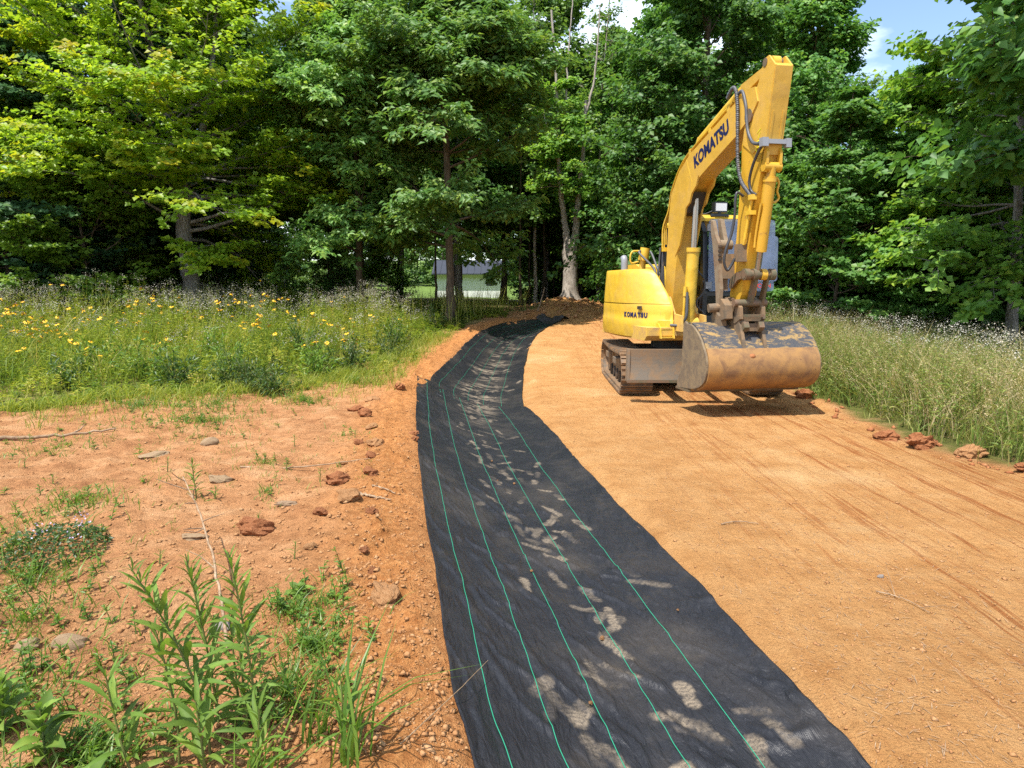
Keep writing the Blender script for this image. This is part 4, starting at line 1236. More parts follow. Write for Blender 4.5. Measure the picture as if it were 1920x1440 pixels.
for k in range(4):
    link('thumb_notch', box_me(XB - 0.398, XB - 0.36, 2.445, 2.47, 1.92 + 0.055 * k, 1.945 + 0.055 * k, 0.0), th, M_dark)

# --- wide grading bucket, back turned to the camera
BX0, BX1 = XB - 0.63, XB + 0.83
shell = [(2.32, 1.13), (2.44, 1.125), (2.58, 1.07), (2.72, 0.970), (2.83, 0.845)]
shell_low = [(2.83, 0.845), (2.885, 0.77), (2.915, 0.68), (2.915, 0.57), (2.87, 0.47), (2.77, 0.395), (2.62, 0.345), (2.40, 0.315), (2.22, 0.305)]
def thick(poly, t):
    P = np.array(poly)
    T = np.gradient(P, axis=0)
    N = np.stack([T[:, 1], -T[:, 0]], -1)
    N /= np.linalg.norm(N, axis=1)[:, None]
    return [tuple(q) for q in poly] + [tuple(q) for q in (P + N * t)[::-1]]
sl = smooth_path([(a, b, 0) for a, b in shell_low], 4)[:, :2]
su = smooth_path([(a, b, 0) for a, b in shell], 3)[:, :2]
def shell_fn(poly, t):
    pr = thick([tuple(q) for q in poly], t)
    def f(b):
        n = len(poly)
        A = [b.verts.new((BX0, -u, z)) for u, z in pr]
        B = [b.verts.new((BX1, -u, z)) for u, z in pr]
        m = len(pr)
        for i in range(m):
            b.faces.new((A[i], B[i], B[(i + 1) % m], A[(i + 1) % m]))
        for i in range(n - 1):
            for V in (A, B):
                b.faces.new((V[i], V[i + 1], V[m - 2 - i], V[m - 1 - i]))
    return f
bucket = upart('bucket', mk(shell_fn(sl, -0.022), 0.0, 1, True), M_bkt_low, 'wide muddy bucket, scratched black and yellow on top')
link('upper_shell', mk(shell_fn(su, -0.020), 0.0, 1, True), bucket, M_bkt_top)
wear = np.array([(u + 0.012, z) for u, z in sl[2:9]])
spine = [(2.30, 1.10), (2.18, 1.02), (2.12, 0.88), (2.10, 0.60), (2.14, 0.30), (2.22, 0.285)]
outl = [tuple(q) for q in su] + [tuple(q) for q in sl[1:]] + [(2.10, 0.29), (2.08, 0.34), (2.20, 0.60), (2.22, 0.90), (2.22, 1.12), (2.26, 1.16)]
for xx in (BX0 - 0.026, BX1 - 0.002):
    link('side_plate', prism_me(outl, xx, xx + 0.028, 0.004, 1), bucket, M_bkt_side)
link('lip', prism_me([(2.05, 0.272), (2.46, 0.272), (2.46, 0.300), (2.05, 0.300)], BX0 - 0.03, BX1 + 0.03, 0.005), bucket, M_rust)
link('wear_edge', box_me(BX0 - 0.01, BX1 + 0.01, 2.55, 2.62, 0.318, 0.336, 0.004), bucket, M_rust)
for k in range(4):
    xh = BX0 + 0.20 + 0.385 * k
    for q in (0,):
        hm = mk(lambda b: (b_cyl(b, (xh, -2.885, 0.625), (xh, -2.934, 0.625), 0.056, 0.050, 20)), 0.0, 1, True)
        rg = link('bolt_hole', hm, bucket, M_bkt_low)
        link('bolt_recess', mk(lambda b: b_cyl(b, (xh, -2.90, 0.628), (xh, -2.937, 0.628), 0.040, 0.040, 18), 0.0, 1, True), rg, M_dark)
for xx in (XB - 0.155, XB + 0.125):
    ear = [(2.36, 1.11), (2.34, 1.30), (2.42, 1.38), (2.54, 1.36), (2.66, 1.26), (2.74, 1.14), (2.82, 0.96), (2.845, 0.86), (2.815, 0.85), (2.70, 0.97), (2.57, 1.06), (2.45, 1.11)]
    link('bucket_ear', prism_me(ear, xx - 0.006, xx + 0.036, 0.006), bucket, M_mudmetal)
link('bucket_ear', prism_me([(2.36, 1.11), (2.34, 1.24), (2.42, 1.33), (2.52, 1.24), (2.54, 1.075)], XB - 0.335, XB - 0.225, 0.012), bucket, M_mudmetal)
link('mud_lump', mk(lambda b: b_loft(b, [[(XB - 0.06 + r_ * math.cos(a), -2.905 - h_, 0.765 + 0.7 * r_ * math.sin(a)) for a in np.linspace(0, 2 * math.pi, 9)[:-1]] for r_, h_ in ((0.05, -0.03), (0.045, 0.0), (0.03, 0.016), (0.008, 0.022))]), 0.0, 1, True), bucket, M_clod)

# the arm hangs a little straighter than drawn above: lean the whole hanging assembly
for o_ in [arm, cb, yk, bkc, ax, h1, h2, h3, h4, lk_, hitch, th, bucket]:
    todo = [o_] + list(o_.children) + [c2 for c1 in o_.children for c2 in c1.children]
    sx_ = 0.85 if o_ in (arm, cb, yk, bkc, h1, h2, h3, ax) else 1.0
    for q_ in todo:
        for v in q_.data.vertices:
            v.co.x = XB + (v.co.x - XB) * sx_ + (0.085 if o_ is th else 0.0)
            v.co.y -= 0.13 - 0.17 * min(1.0, max(0.0, (v.co.z - 1.4) / 2.6))
for o_ in [boom, ac]:
    for q_ in [o_] + list(o_.children):
        for v in q_.data.vertices:
            if v.co.z > 1.5:
                v.co.x = XB + (v.co.x - XB) * (1 - 0.14 * min(1.0, (v.co.z - 1.5) / 0.4))
# ---------------------------------------------------------------- bark and foliage materials
def bark_mat(name, c0, c1, c2):
    m, nt, lk, p = new_mat(name)
    tcn = nt.new('ShaderNodeTexCoord')
    mp_ = nt.new('ShaderNodeMapping')
    mp_.inputs['Scale'].default_value = (14, 14, 2.6)
    lk.new(tcn.outputs['Object'], mp_.inputs['Vector'])
    n1 = node(nt, 'ShaderNodeTexNoise', Scale=1.6, Detail=8.0, Roughness=0.7, Distortion=0.6)
    lk.new(mp_.outputs['Vector'], n1.inputs['Vector'])
    r = ramp(nt, [(0.3, c0), (0.5, c1), (0.7, c2)])
    lk.new(n1.outputs['Fac'], r.inputs['Fac'])
    lk.new(r.outputs['Color'], p.inputs['Base Color'])
    p.inputs['Roughness'].default_value = 0.95
    p.inputs['Specular IOR Level'].default_value = 0.15
    b = node(nt, 'ShaderNodeBump', Strength=0.9, Distance=0.03)
    lk.new(n1.outputs['Fac'], b.inputs['Height'])
    lk.new(b.outputs['Normal'], p.inputs['Normal'])
    return m
BARK_BROWN = bark_mat('brown_bark', (0.035, 0.026, 0.018), (0.10, 0.075, 0.052), (0.19, 0.145, 0.10))
BARK_GREY = bark_mat('grey_bark', (0.075, 0.068, 0.058), (0.20, 0.185, 0.165), (0.36, 0.33, 0.295))
BARK_PALE = bark_mat('pale_bark', (0.15, 0.125, 0.10), (0.36, 0.31, 0.255), (0.55, 0.49, 0.42))
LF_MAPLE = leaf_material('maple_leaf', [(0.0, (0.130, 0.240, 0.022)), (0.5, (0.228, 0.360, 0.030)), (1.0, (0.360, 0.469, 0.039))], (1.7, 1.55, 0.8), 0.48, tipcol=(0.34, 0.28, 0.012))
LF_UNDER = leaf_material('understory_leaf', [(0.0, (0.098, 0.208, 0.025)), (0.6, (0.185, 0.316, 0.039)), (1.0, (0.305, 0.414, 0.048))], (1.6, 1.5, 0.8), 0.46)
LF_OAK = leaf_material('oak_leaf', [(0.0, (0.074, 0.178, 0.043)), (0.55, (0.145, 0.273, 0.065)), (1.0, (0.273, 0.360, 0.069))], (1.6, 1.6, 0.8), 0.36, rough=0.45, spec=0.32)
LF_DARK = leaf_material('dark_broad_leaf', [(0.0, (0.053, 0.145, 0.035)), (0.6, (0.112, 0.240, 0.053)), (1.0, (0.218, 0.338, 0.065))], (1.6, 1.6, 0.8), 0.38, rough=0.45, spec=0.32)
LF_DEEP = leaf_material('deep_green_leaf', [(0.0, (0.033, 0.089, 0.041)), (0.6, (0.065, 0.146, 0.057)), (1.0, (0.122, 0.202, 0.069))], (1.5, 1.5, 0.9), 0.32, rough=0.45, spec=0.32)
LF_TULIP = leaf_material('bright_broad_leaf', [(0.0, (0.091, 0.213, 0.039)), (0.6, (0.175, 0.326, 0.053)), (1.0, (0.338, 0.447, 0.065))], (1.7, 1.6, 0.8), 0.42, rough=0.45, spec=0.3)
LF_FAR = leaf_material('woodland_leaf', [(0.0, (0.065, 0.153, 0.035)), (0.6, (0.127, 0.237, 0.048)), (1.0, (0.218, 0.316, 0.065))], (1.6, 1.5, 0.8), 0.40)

def grow(seed, stems, cb, top, R, nprim, nsec, ntw, nl, L, W, el=(10, 50), droop=0.25, peak=0.28, flat=0.35, spread=1.0, kink=0.12, leafdroop=0.25, limb=0.32, fan=1.0, tipgrow=0.0):
    """wood + leaves. stems: list of (points, r0, r1). Returns (wood mesh, leaf mesh)."""
    rng = np.random.default_rng(seed)
    wood = Acc()
    spl = []
    for pts, r0, r1 in stems:
        P = smooth_path(pts, 7)
        m = len(P)
        tt = np.linspace(0, 1, m)
        rad = r0 + (r1 - r0) * tt ** 0.85
        if P[0, 2] < 0.2:
            rad = rad * (1 + 0.55 * np.exp(-(P[:, 2]) / 0.28))
        P = P + rng.normal(0, 0.012, P.shape) * (tt[:, None] > 0.02)
        V, F = tube_arrays(P, rad, 10)
        V = V + rng.normal(0, 1, V.shape) * np.repeat(rad, 10)[:, None] * 0.05
        wood.add(V, F)
        spl.append((P, rad))
    cc, cd, ct, cs = [], [], [], []
    ga = rng.uniform(0, 6.28)
    for i in range(nprim):
        f = ((i + rng.uniform(0, 1)) / nprim) ** 1.45
        hz = cb + (top - cb) * f
        P, rad = spl[rng.integers(len(spl))]
        if hz > P[-1, 2] or hz < P[0, 2]:
            P, rad = max(spl, key=lambda q: q[0][-1, 2])
        k = int(np.argmin(np.abs(P[:, 2] - hz)))
        b0, r_here = P[k], rad[k]
        ga += 2.399 + rng.normal(0, 0.35)
        rel = 0.78 + 0.22 * f / peak if f < peak else max(0.12, (1 - (f - peak) / (1 - peak)) ** 0.75)
        Ln = R * rel * rng.uniform(0.72, 1.12)
        e = math.radians(el[0] + (el[1] - el[0]) * f + rng.normal(0, 9))
        d = np.array([math.cos(ga) * math.cos(e), math.sin(ga) * math.cos(e), math.sin(e)])
        npt = 6
        pts = [b0]
        cur = b0.copy()
        dd = d.copy()
        for q in range(npt):
            dd = unit(dd + rng.normal(0, kink, 3) + np.array([0, 0, -droop * 0.22 * (q / npt)]))
            cur = cur + dd * Ln / npt
            pts.append(cur.copy())
        pts = np.array(pts)
        br = max(0.012, min(limb * r_here, 0.02 * Ln + 0.012))
        wood.tube(pts, np.linspace(br, 0.006, len(pts)), 5)
        for j in range(nsec):
            t = 0.22 + 0.78 * (j + rng.uniform(0, 1)) / nsec
            kf = t * npt
            k0 = min(int(kf), npt - 1)
            q0 = pts[k0] + (pts[k0 + 1] - pts[k0]) * (kf - k0)
            tang = unit(pts[k0 + 1] - pts[k0])
            sidev = unit(np.cross(tang, np.array([0, 0, 1.0])))
            sg = 1 if (j % 2) else -1
            ang = rng.uniform(0.5, 1.15)
            sd = unit(tang * math.cos(ang) + sidev * sg * math.sin(ang) * fan + np.array([0, 0, rng.normal(0.08, flat * 0.6)]))
            sl_ = Ln * 0.42 * (1.1 - 0.62 * t) * rng.uniform(0.7, 1.3) + 0.18
            qe = q0 + sd * sl_ + np.array([0, 0, -droop * 0.12 * sl_])
            wood.tube(np.array([q0, (q0 + qe) / 2 + np.array([0, 0, 0.04 * sl_]), qe]), np.array([0.010, 0.007, 0.003]), 3)
            for w in range(ntw):
                s = 0.15 + 0.9 * (w + rng.uniform(0, 1)) / ntw
                cc.append(q0 + (qe - q0) * s + rng.normal(0, 0.05 * spread, 3))
                cd.append(sd)
                ct.append(min(1.0, (0.35 + 0.65 * t) * (0.5 + 0.5 * s)))
                cs.append(rng.uniform())
    cc, cd, ct, cs = np.array(cc), np.array(cd), np.array(ct), np.array(cs)
    N = len(cc) * nl
    C = np.repeat(cc, nl, 0)
    D = np.repeat(cd, nl, 0)
    az = rng.uniform(-2.2, 2.2, N)
    hx = D.copy()
    hx[:, 2] *= 0.5
    hx = unit(hx)
    hs = unit(np.cross(hx, np.array([0, 0, 1.0])))
    ldir = hx * np.cos(az)[:, None] + hs * np.sin(az)[:, None]
    ldir[:, 2] += rng.normal(-leafdroop, 0.28, N)
    pos = C + np.stack([rng.normal(0, 0.085 * spread, N), rng.normal(0, 0.085 * spread, N), rng.normal(0, 0.085 * spread * flat, N)], -1)
    nr = np.stack([rng.normal(0, 0.42, N), rng.normal(0, 0.42, N), np.ones(N)], -1)
    outw = np.stack([pos[:, 0], pos[:, 1], np.zeros(N)], -1)
    nr = nr + 0.75 * unit(outw)
    Ls = L * rng.uniform(0.65, 1.2, N)
    V, F = leaf_arrays(pos, ldir, nr, Ls, Ls * (W / L))
    rnd = np.clip(0.55 * np.repeat(cs, nl) + 0.45 * rng.uniform(0, 1, N), 0, 1)
    tip = np.clip((np.repeat(ct, nl) - 0.62) / 0.38, 0, 1) * np.repeat((cs > 1 - tipgrow) * 1.0, nl) * rng.uniform(0.4, 1, N)
    lm = mesh_np('crown', V, [F], False, {'rnd': np.repeat(rnd, 4), 'tip': np.repeat(tip, 4)})
    return wood.mesh('trunk', True), lm

def tree(name, label, x, y, wood, leaves, bark, leafmat, rz=0.0, s=1.0, sz=None, cat='tree', group=None, sink=0.05):
    z = float(terrain(x, y)) - sink
    root = empty(name, (x, y, z), rz)
    root.scale = (s, s, sz or s)
    tag(root, label, cat, group)
    for nm, me, mt in (('trunk', wood, bark), ('crown', leaves, leafmat)):
        o = bpy.data.objects.new(nm, me)
        COL.objects.link(o)
        o.parent = root
        if not me.materials:
            me.materials.append(None)
        o.material_slots[0].link = 'OBJECT'
        o.material_slots[0].material = mt
    return root

# ---- prototypes
maple = grow(1, [([(0, 0, -0.2), (0.03, -0.05, 1.2), (-0.12, 0, 2.6), (-0.05, 0.1, 4.4)], 0.27, 0.20),
                 ([(-0.05, 0.1, 4.2), (-0.5, 0.2, 6.0), (-0.9, 0.1, 8.5), (-1.0, 0.2, 10.5), (-1.1, 0.2, 12)], 0.15, 0.02),
                 ([(0.0, 0.1, 4.0), (0.7, 0.3, 6.2), (1.1, 0.4, 9.0), (1.4, 0.4, 11.6)], 0.14, 0.02)],
             2.2, 11.6, 5.5, 92, 11, 8, 12, 0.155, 0.13, (4, 42), 0.30, 0.30, 0.22, 1.25, 0.10, 0.10, 0.30, 1.0, 0.55)
under = grow(2, [([(0, 0, -0.2), (0.05, 0, 1.5), (0, 0.1, 3.5), (0.1, 0.1, 6.6)], 0.075, 0.012)],
             0.6, 6.4, 2.8, 46, 9, 7, 10, 0.145, 0.12, (6, 40), 0.30, 0.22, 0.16, 1.1, 0.09, 0.08, 0.5)
oak = grow(3, [([(0, 0, -0.2), (0.0, 0, 1.5), (-0.03, 0, 4.0), (-0.08, 0.05, 7.0)], 0.135, 0.085), ([(-0.08, 0.05, 6.6), (-0.35, 0.1, 8.6), (-0.6, 0.1, 10.0)], 0.07, 0.012), ([(-0.08, 0.05, 6.4), (0.35, 0.1, 8.6), (0.8, 0.1, 9.9)], 0.07, 0.012)],
           2.1, 9.8, 3.5, 72, 11, 8, 10, 0.215, 0.10, (8, 48), 0.35, 0.24, 0.45, 1.35, 0.13, 0.30, 0.4, 1.0, 0.0)
dense = grow(4, [([(0, 0, -0.2), (0.1, 0, 3), (0, 0.1, 7), (0.2, 0.1, 9.5), (0.2, 0, 12)], 0.20, 0.02)],
             0.4, 11.8, 4.5, 84, 10, 7, 11, 0.17, 0.13, (8, 46), 0.35, 0.22, 0.6, 1.35, 0.13, 0.35, 0.35)
edge = grow(5, [([(0, 0, -0.2), (0.1, 0, 3), (-0.1, 0.1, 7), (0.2, 0.1, 10), (0.2, 0, 12.7)], 0.19, 0.02)],
            1.6, 12.5, 4.2, 70, 10, 7, 10, 0.165, 0.12, (6, 46), 0.35, 0.30, 0.55, 1.35, 0.13, 0.30, 0.35)
tulip = grow(6, [([(0, 0, -0.2), (0.05, 0, 2), (0.2, 0.1, 5), (0.35, 0.1, 8), (0.4, 0, 12.5)], 0.155, 0.02)],
             2.4, 12.2, 4.0, 60, 10, 7, 9, 0.17, 0.15, (2, 44), 0.30, 0.30, 0.35, 1.4, 0.12, 0.18, 0.35)
tall = grow(7, [([(0, 0, -0.2), (0.1, 0, 3), (-0.1, 0.1, 8), (0.1, 0.1, 12), (0.2, 0, 14.8)], 0.17, 0.02)],
            2.6, 14.6, 4.0, 62, 9, 6, 9, 0.23, 0.18, (4, 46), 0.3, 0.38, 0.55, 1.7, 0.13, 0.28, 0.35)
high = grow(14, [([(0, 0, -0.2), (0.1, 0, 4), (-0.1, 0.1, 9), (0.1, 0, 13.4)], 0.17, 0.02)],
            4.0, 13.2, 3.7, 44, 9, 6, 8, 0.23, 0.18, (4, 46), 0.3, 0.38, 0.55, 1.7, 0.13, 0.28, 0.35)
shrub = grow(8, [([(0, 0, -0.1), (0.1, 0, 0.8), (0.2, 0.1, 2.0), (0.2, 0.1, 3.0)], 0.03, 0.008), ([(0, 0, -0.1), (-0.3, 0.1, 0.8), (-0.5, 0.2, 2.4)], 0.025, 0.008)],
             0.15, 2.9, 1.6, 30, 7, 5, 8, 0.12, 0.09, (15, 60), 0.25, 0.30, 0.6, 1.1, 0.14, 0.2, 0.6)
forked = grow(10, [([(0, 0, -0.2), (0.02, 0, 1.0), (-0.03, 0, 1.8), (0.06, 0, 2.1)], 0.27, 0.24),
                   ([(-0.10, 0, 1.75), (-0.18, 0, 2.6), (-0.32, 0, 3.6), (-0.5, 0.05, 5.4), (-0.55, 0, 7.4), (-0.75, 0, 10.0)], 0.15, 0.035),
                   ([(0.10, 0, 1.75), (0.20, 0, 2.6), (0.26, 0, 3.6), (0.40, 0, 5.2), (0.50, 0, 7.0)], 0.17, 0.05),
                   ([(-0.5, 0.05, 5.2), (-0.25, 0, 6.4), (-0.15, 0, 8.4), (0.0, 0, 10.5)], 0.055, 0.02),
                   ([(-0.5, 0.05, 5.0), (-0.9, 0.05, 6.2), (-1.05, 0, 7.4)], 0.04, 0.012),
                   ([(0.45, 0, 6.4), (0.8, 0.1, 7.8), (0.95, 0, 10.2)], 0.06, 0.02)],
              3.9, 7.6, 1.15, 38, 6, 4, 8, 0.14, 0.12, (5, 45), 0.3, 0.3, 0.4, 1.1, 0.14, 0.2, 0.2)
snag = grow(12, [([(0, 0, -0.1), (0.1, 0, 3), (0.0, 0.1, 7), (0.3, 0, 12)], 0.085, 0.015)], 6.0, 11.8, 1.5, 22, 5, 3, 6, 0.13, 0.10, (10, 55), 0.2, 0.4, 0.5, 1.2, 0.16, 0.2, 0.3)

T = tree
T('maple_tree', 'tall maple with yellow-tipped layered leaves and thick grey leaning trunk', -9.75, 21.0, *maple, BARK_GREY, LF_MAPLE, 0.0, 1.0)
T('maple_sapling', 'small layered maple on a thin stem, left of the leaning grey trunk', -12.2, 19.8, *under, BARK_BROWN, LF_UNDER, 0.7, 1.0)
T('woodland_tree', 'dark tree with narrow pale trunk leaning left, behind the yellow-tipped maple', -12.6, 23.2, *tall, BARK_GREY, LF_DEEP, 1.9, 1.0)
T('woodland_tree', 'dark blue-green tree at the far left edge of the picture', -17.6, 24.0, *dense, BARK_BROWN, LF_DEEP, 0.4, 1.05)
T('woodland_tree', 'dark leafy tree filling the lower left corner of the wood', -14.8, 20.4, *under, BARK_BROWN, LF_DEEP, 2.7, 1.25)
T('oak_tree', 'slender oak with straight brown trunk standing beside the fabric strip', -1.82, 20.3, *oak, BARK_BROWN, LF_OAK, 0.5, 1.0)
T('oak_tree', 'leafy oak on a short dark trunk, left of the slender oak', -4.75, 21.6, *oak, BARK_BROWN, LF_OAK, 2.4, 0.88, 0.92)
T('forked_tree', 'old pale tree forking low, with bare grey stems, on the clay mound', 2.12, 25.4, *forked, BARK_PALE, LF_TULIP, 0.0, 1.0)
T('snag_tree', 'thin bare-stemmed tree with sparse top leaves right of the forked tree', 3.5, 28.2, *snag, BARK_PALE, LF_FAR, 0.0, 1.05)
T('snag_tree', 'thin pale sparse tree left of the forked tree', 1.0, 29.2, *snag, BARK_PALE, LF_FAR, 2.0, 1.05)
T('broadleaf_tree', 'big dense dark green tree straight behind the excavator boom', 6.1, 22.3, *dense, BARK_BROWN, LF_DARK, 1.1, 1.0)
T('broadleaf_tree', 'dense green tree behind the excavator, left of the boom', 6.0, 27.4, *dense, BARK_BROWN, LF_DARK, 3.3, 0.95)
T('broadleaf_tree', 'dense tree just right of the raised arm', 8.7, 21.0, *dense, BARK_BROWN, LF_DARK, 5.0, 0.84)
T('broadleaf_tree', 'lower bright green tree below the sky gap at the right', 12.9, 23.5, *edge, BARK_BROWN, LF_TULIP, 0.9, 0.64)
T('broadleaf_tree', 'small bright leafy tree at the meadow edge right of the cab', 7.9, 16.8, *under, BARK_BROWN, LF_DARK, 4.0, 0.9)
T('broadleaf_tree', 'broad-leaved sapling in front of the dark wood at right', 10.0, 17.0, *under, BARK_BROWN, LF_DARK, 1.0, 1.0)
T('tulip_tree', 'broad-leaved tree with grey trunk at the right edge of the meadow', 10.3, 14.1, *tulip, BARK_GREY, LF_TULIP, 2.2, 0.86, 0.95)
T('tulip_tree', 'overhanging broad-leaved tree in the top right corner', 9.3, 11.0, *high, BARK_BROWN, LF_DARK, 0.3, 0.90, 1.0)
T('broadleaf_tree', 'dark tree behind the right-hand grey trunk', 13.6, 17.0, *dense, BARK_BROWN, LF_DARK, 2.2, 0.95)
# woodland row behind: similar trees that cannot be told apart
back = [(-22.5, 27, 0), (-19.5, 31, 1), (-16.5, 28.5, 0), (-14.8, 33, 1), (-12.2, 29.5, 3), (-8.0, 30.5, 3), (-6.4, 26.6, 3), (-5.2, 32.0, 3), (-2.2, 28.5, 3), (-0.4, 33.5, 3), (1.6, 34.5, 0), (4.9, 33.0, 1), (7.6, 29.0, 0), (10.6, 27.5, 1), (19.8, 26.0, 0), (18.0, 21.0, 1), (23.0, 30.0, 0), (-20.0, 38.0, 1), (-17, 42, 0), (-8.4, 39.0, 3), (-3.6, 41.0, 3), (3.0, 41.0, 0), (8.6, 39.0, 1), (-23.5, 22.5, 1)]
back.sort(key=lambda q: q[0] / q[1])
for k, (x, y, kind) in enumerate(back):
    pr = (tall, edge, tall, high)[kind]
    s_ = 0.92 + 0.05 * (k % 4)
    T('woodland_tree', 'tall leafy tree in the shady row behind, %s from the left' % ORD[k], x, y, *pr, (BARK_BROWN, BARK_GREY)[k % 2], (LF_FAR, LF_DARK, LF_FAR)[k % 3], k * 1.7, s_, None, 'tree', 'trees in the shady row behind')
pole = grow(11, [([(0, 0, -0.1), (0.05, 0, 2), (-0.05, 0.05, 5), (0.1, 0, 9)], 0.06, 0.015)], 3.2, 8.8, 1.7, 22, 6, 4, 7, 0.17, 0.13, (10, 50), 0.2, 0.4, 0.5, 1.4, 0.12, 0.2, 0.35)
poles = sorted([(-2.9, 26.5), (-2.2, 29.5), (0.35, 27.8), (1.35, 29.8), (0.8, 31.5), (2.9, 30.5), (3.9, 27.6), (4.4, 29.8), (-6.7, 27.0), (-7.4, 31.0), (-10.4, 30.0), (2.2, 36), (3.4, 34.5), (-13.6, 26.5), (-15.4, 24.8)], key=lambda q: q[0] / q[1])
for k, (x, y) in enumerate(poles):
    T('pole_tree', 'slim dark young trunk in the shaded wood, %s from the left' % ORD[k], x, y, *pole, BARK_BROWN, LF_FAR, k * 2.1, 0.9 + 0.06 * (k % 5), None, 'tree', 'slim trunks in the shaded wood')
shrubs = [(-19, 21.5, 1.2), (-16.3, 21.6, 1.0), (-14.0, 24.8, 1.3), (-10.9, 25.5, 0.9), (-6.2, 24.2, 0.7), (5.4, 25.0, 0.8), (5.6, 20.2, 0.95), (7.3, 18.6, 1.0), (8.6, 18.2, 1.1), (10.9, 17.4, 1.15), (6.6, 24.5, 1.0), (-22, 20.5, 1.2), (-5.4, 29, 0.8), (1.3, 38, 1.2), (4.2, 37, 1.3), (-12.5, 36, 1.2)]
shrubs.sort(key=lambda q: q[0] / q[1])
for k, (x, y, s_) in enumerate(shrubs):
    T('woodland_shrub', 'leafy green shrub at the foot of the wood, %s from the left' % ORD[k], x, y, *shrub, BARK_BROWN, (LF_DARK, LF_TULIP, LF_FAR)[k % 3], k * 1.3, s_, None, 'shrub', 'shrubs at the foot of the wood')
hedge = [(-26 + 3.6 * k + (0.9 if k % 3 else -0.6), 43 + 1.7 * ((k * 5) % 4)) for k in range(15)]
for k, (x, y) in enumerate(hedge):
    if -9.0 < x * 44 / y < 2.4 or -15.0 < x * 44 / y < -11.6:
        continue
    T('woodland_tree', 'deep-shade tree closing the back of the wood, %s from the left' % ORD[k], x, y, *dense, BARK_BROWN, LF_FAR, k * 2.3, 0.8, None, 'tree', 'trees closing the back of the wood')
# hills of far woodland closing the view
far = grow(13, [([(0, 0, -0.2), (0.1, 0, 4), (0.1, 0, 15)], 0.2, 0.03)], 0.6, 15, 5.0, 60, 7, 4, 6, 0.42, 0.34, (5, 50), 0.3, 0.35, 0.7, 2.4, 0.13, 0.25, 0.3)
fars = sorted([(-52 + 9.5 * k + (3 if k % 2 else 0), 52 + 9 * ((k * 7) % 3)) for k in range(12) if not 4 <= k <= 5] + [(-10, 100), (0, 104), (-20, 98), (-30, 96), (10, 96), (-5, 108), (-15, 110)], key=lambda q: q[0] / q[1])
for k, (x, y) in enumerate(fars):
    T('woodland_tree', 'far tree, a patch of green beyond the wood, %s from the left' % ORD[k], x, y, *far, BARK_BROWN, LF_FAR, k * 1.9, 1.0 + 0.06 * (k % 3), None, 'tree', 'far trees beyond the wood')

# ---------------------------------------------------------------- white house behind the trees
M_white = paint('white_siding', (0.78, 0.78, 0.77), (0.5, 0.48, 0.44), 0.6, 0.9, 0.6, 1.0)
M_roof = paint('dark_metal_roof', (0.022, 0.028, 0.042), (0.05, 0.05, 0.06), 0.6, 0.9, 0.7, 1.0)
M_tan = paint('tan_siding', (0.46, 0.36, 0.20), (0.36, 0.28, 0.16), 0.6, 0.9, 0.7, 1.0)
hs = tag(empty('house', (-3.6, 62.0, float(terrain(-3.6, 62.0)))), 'small white house with dark metal roof seen between the trunks', 'house')
link('wall', mk(lambda b: b_box(b, -2.9, 3.1, -2.0, 2.0, -0.3, 2.0), 0.0), hs, M_white)
rfp = link('roof', mk(lambda b: (b_loft(b, [[(-3.3, -2.5, 1.92), (3.5, -2.5, 1.92), (3.5, -2.5, 2.0), (-3.3, -2.5, 2.0)], [(-3.3, 0.0, 3.15), (3.5, 0.0, 3.15), (3.5, 0.0, 3.23), (-3.3, 0.0, 3.23)], [(-3.3, 2.5, 1.92), (3.5, 2.5, 1.92), (3.5, 2.5, 2.0), (-3.3, 2.5, 2.0)]])), 0.0), hs, M_roof)
for k in range(12):
    xs_ = -3.2 + 0.58 * k
    link('roof_rib', mk(lambda b: b_loft(b, [[(xs_, -2.51, 2.0), (xs_ + 0.05, -2.51, 2.0), (xs_ + 0.05, -2.51, 2.04), (xs_, -2.51, 2.04)], [(xs_, -0.02, 3.225), (xs_ + 0.05, -0.02, 3.225), (xs_ + 0.05, -0.02, 3.265), (xs_, -0.02, 3.265)]]), 0.0), rfp, M_roof)
for s2 in (-2.905, 3.075):
    link('gable', mk(lambda b: b_loft(b, [[(s2, -2.0, 2.0), (s2, 2.0, 2.0), (s2, 0.0, 3.05)], [(s2 + 0.03, -2.0, 2.0), (s2 + 0.03, 2.0, 2.0), (s2 + 0.03, 0.0, 3.05)]]), 0.0), hs, M_tan)
for xw in (-1.6, 1.3):
    w_ = link('window', mk(lambda b: b_box(b, xw, xw + 0.8, -2.03, -2.0, 0.9, 1.8), 0.0), hs, M_white)
    link('pane', mk(lambda b: b_box(b, xw + 0.06, xw + 0.74, -2.036, -2.031, 0.96, 1.74), 0.0), w_, M_glass)
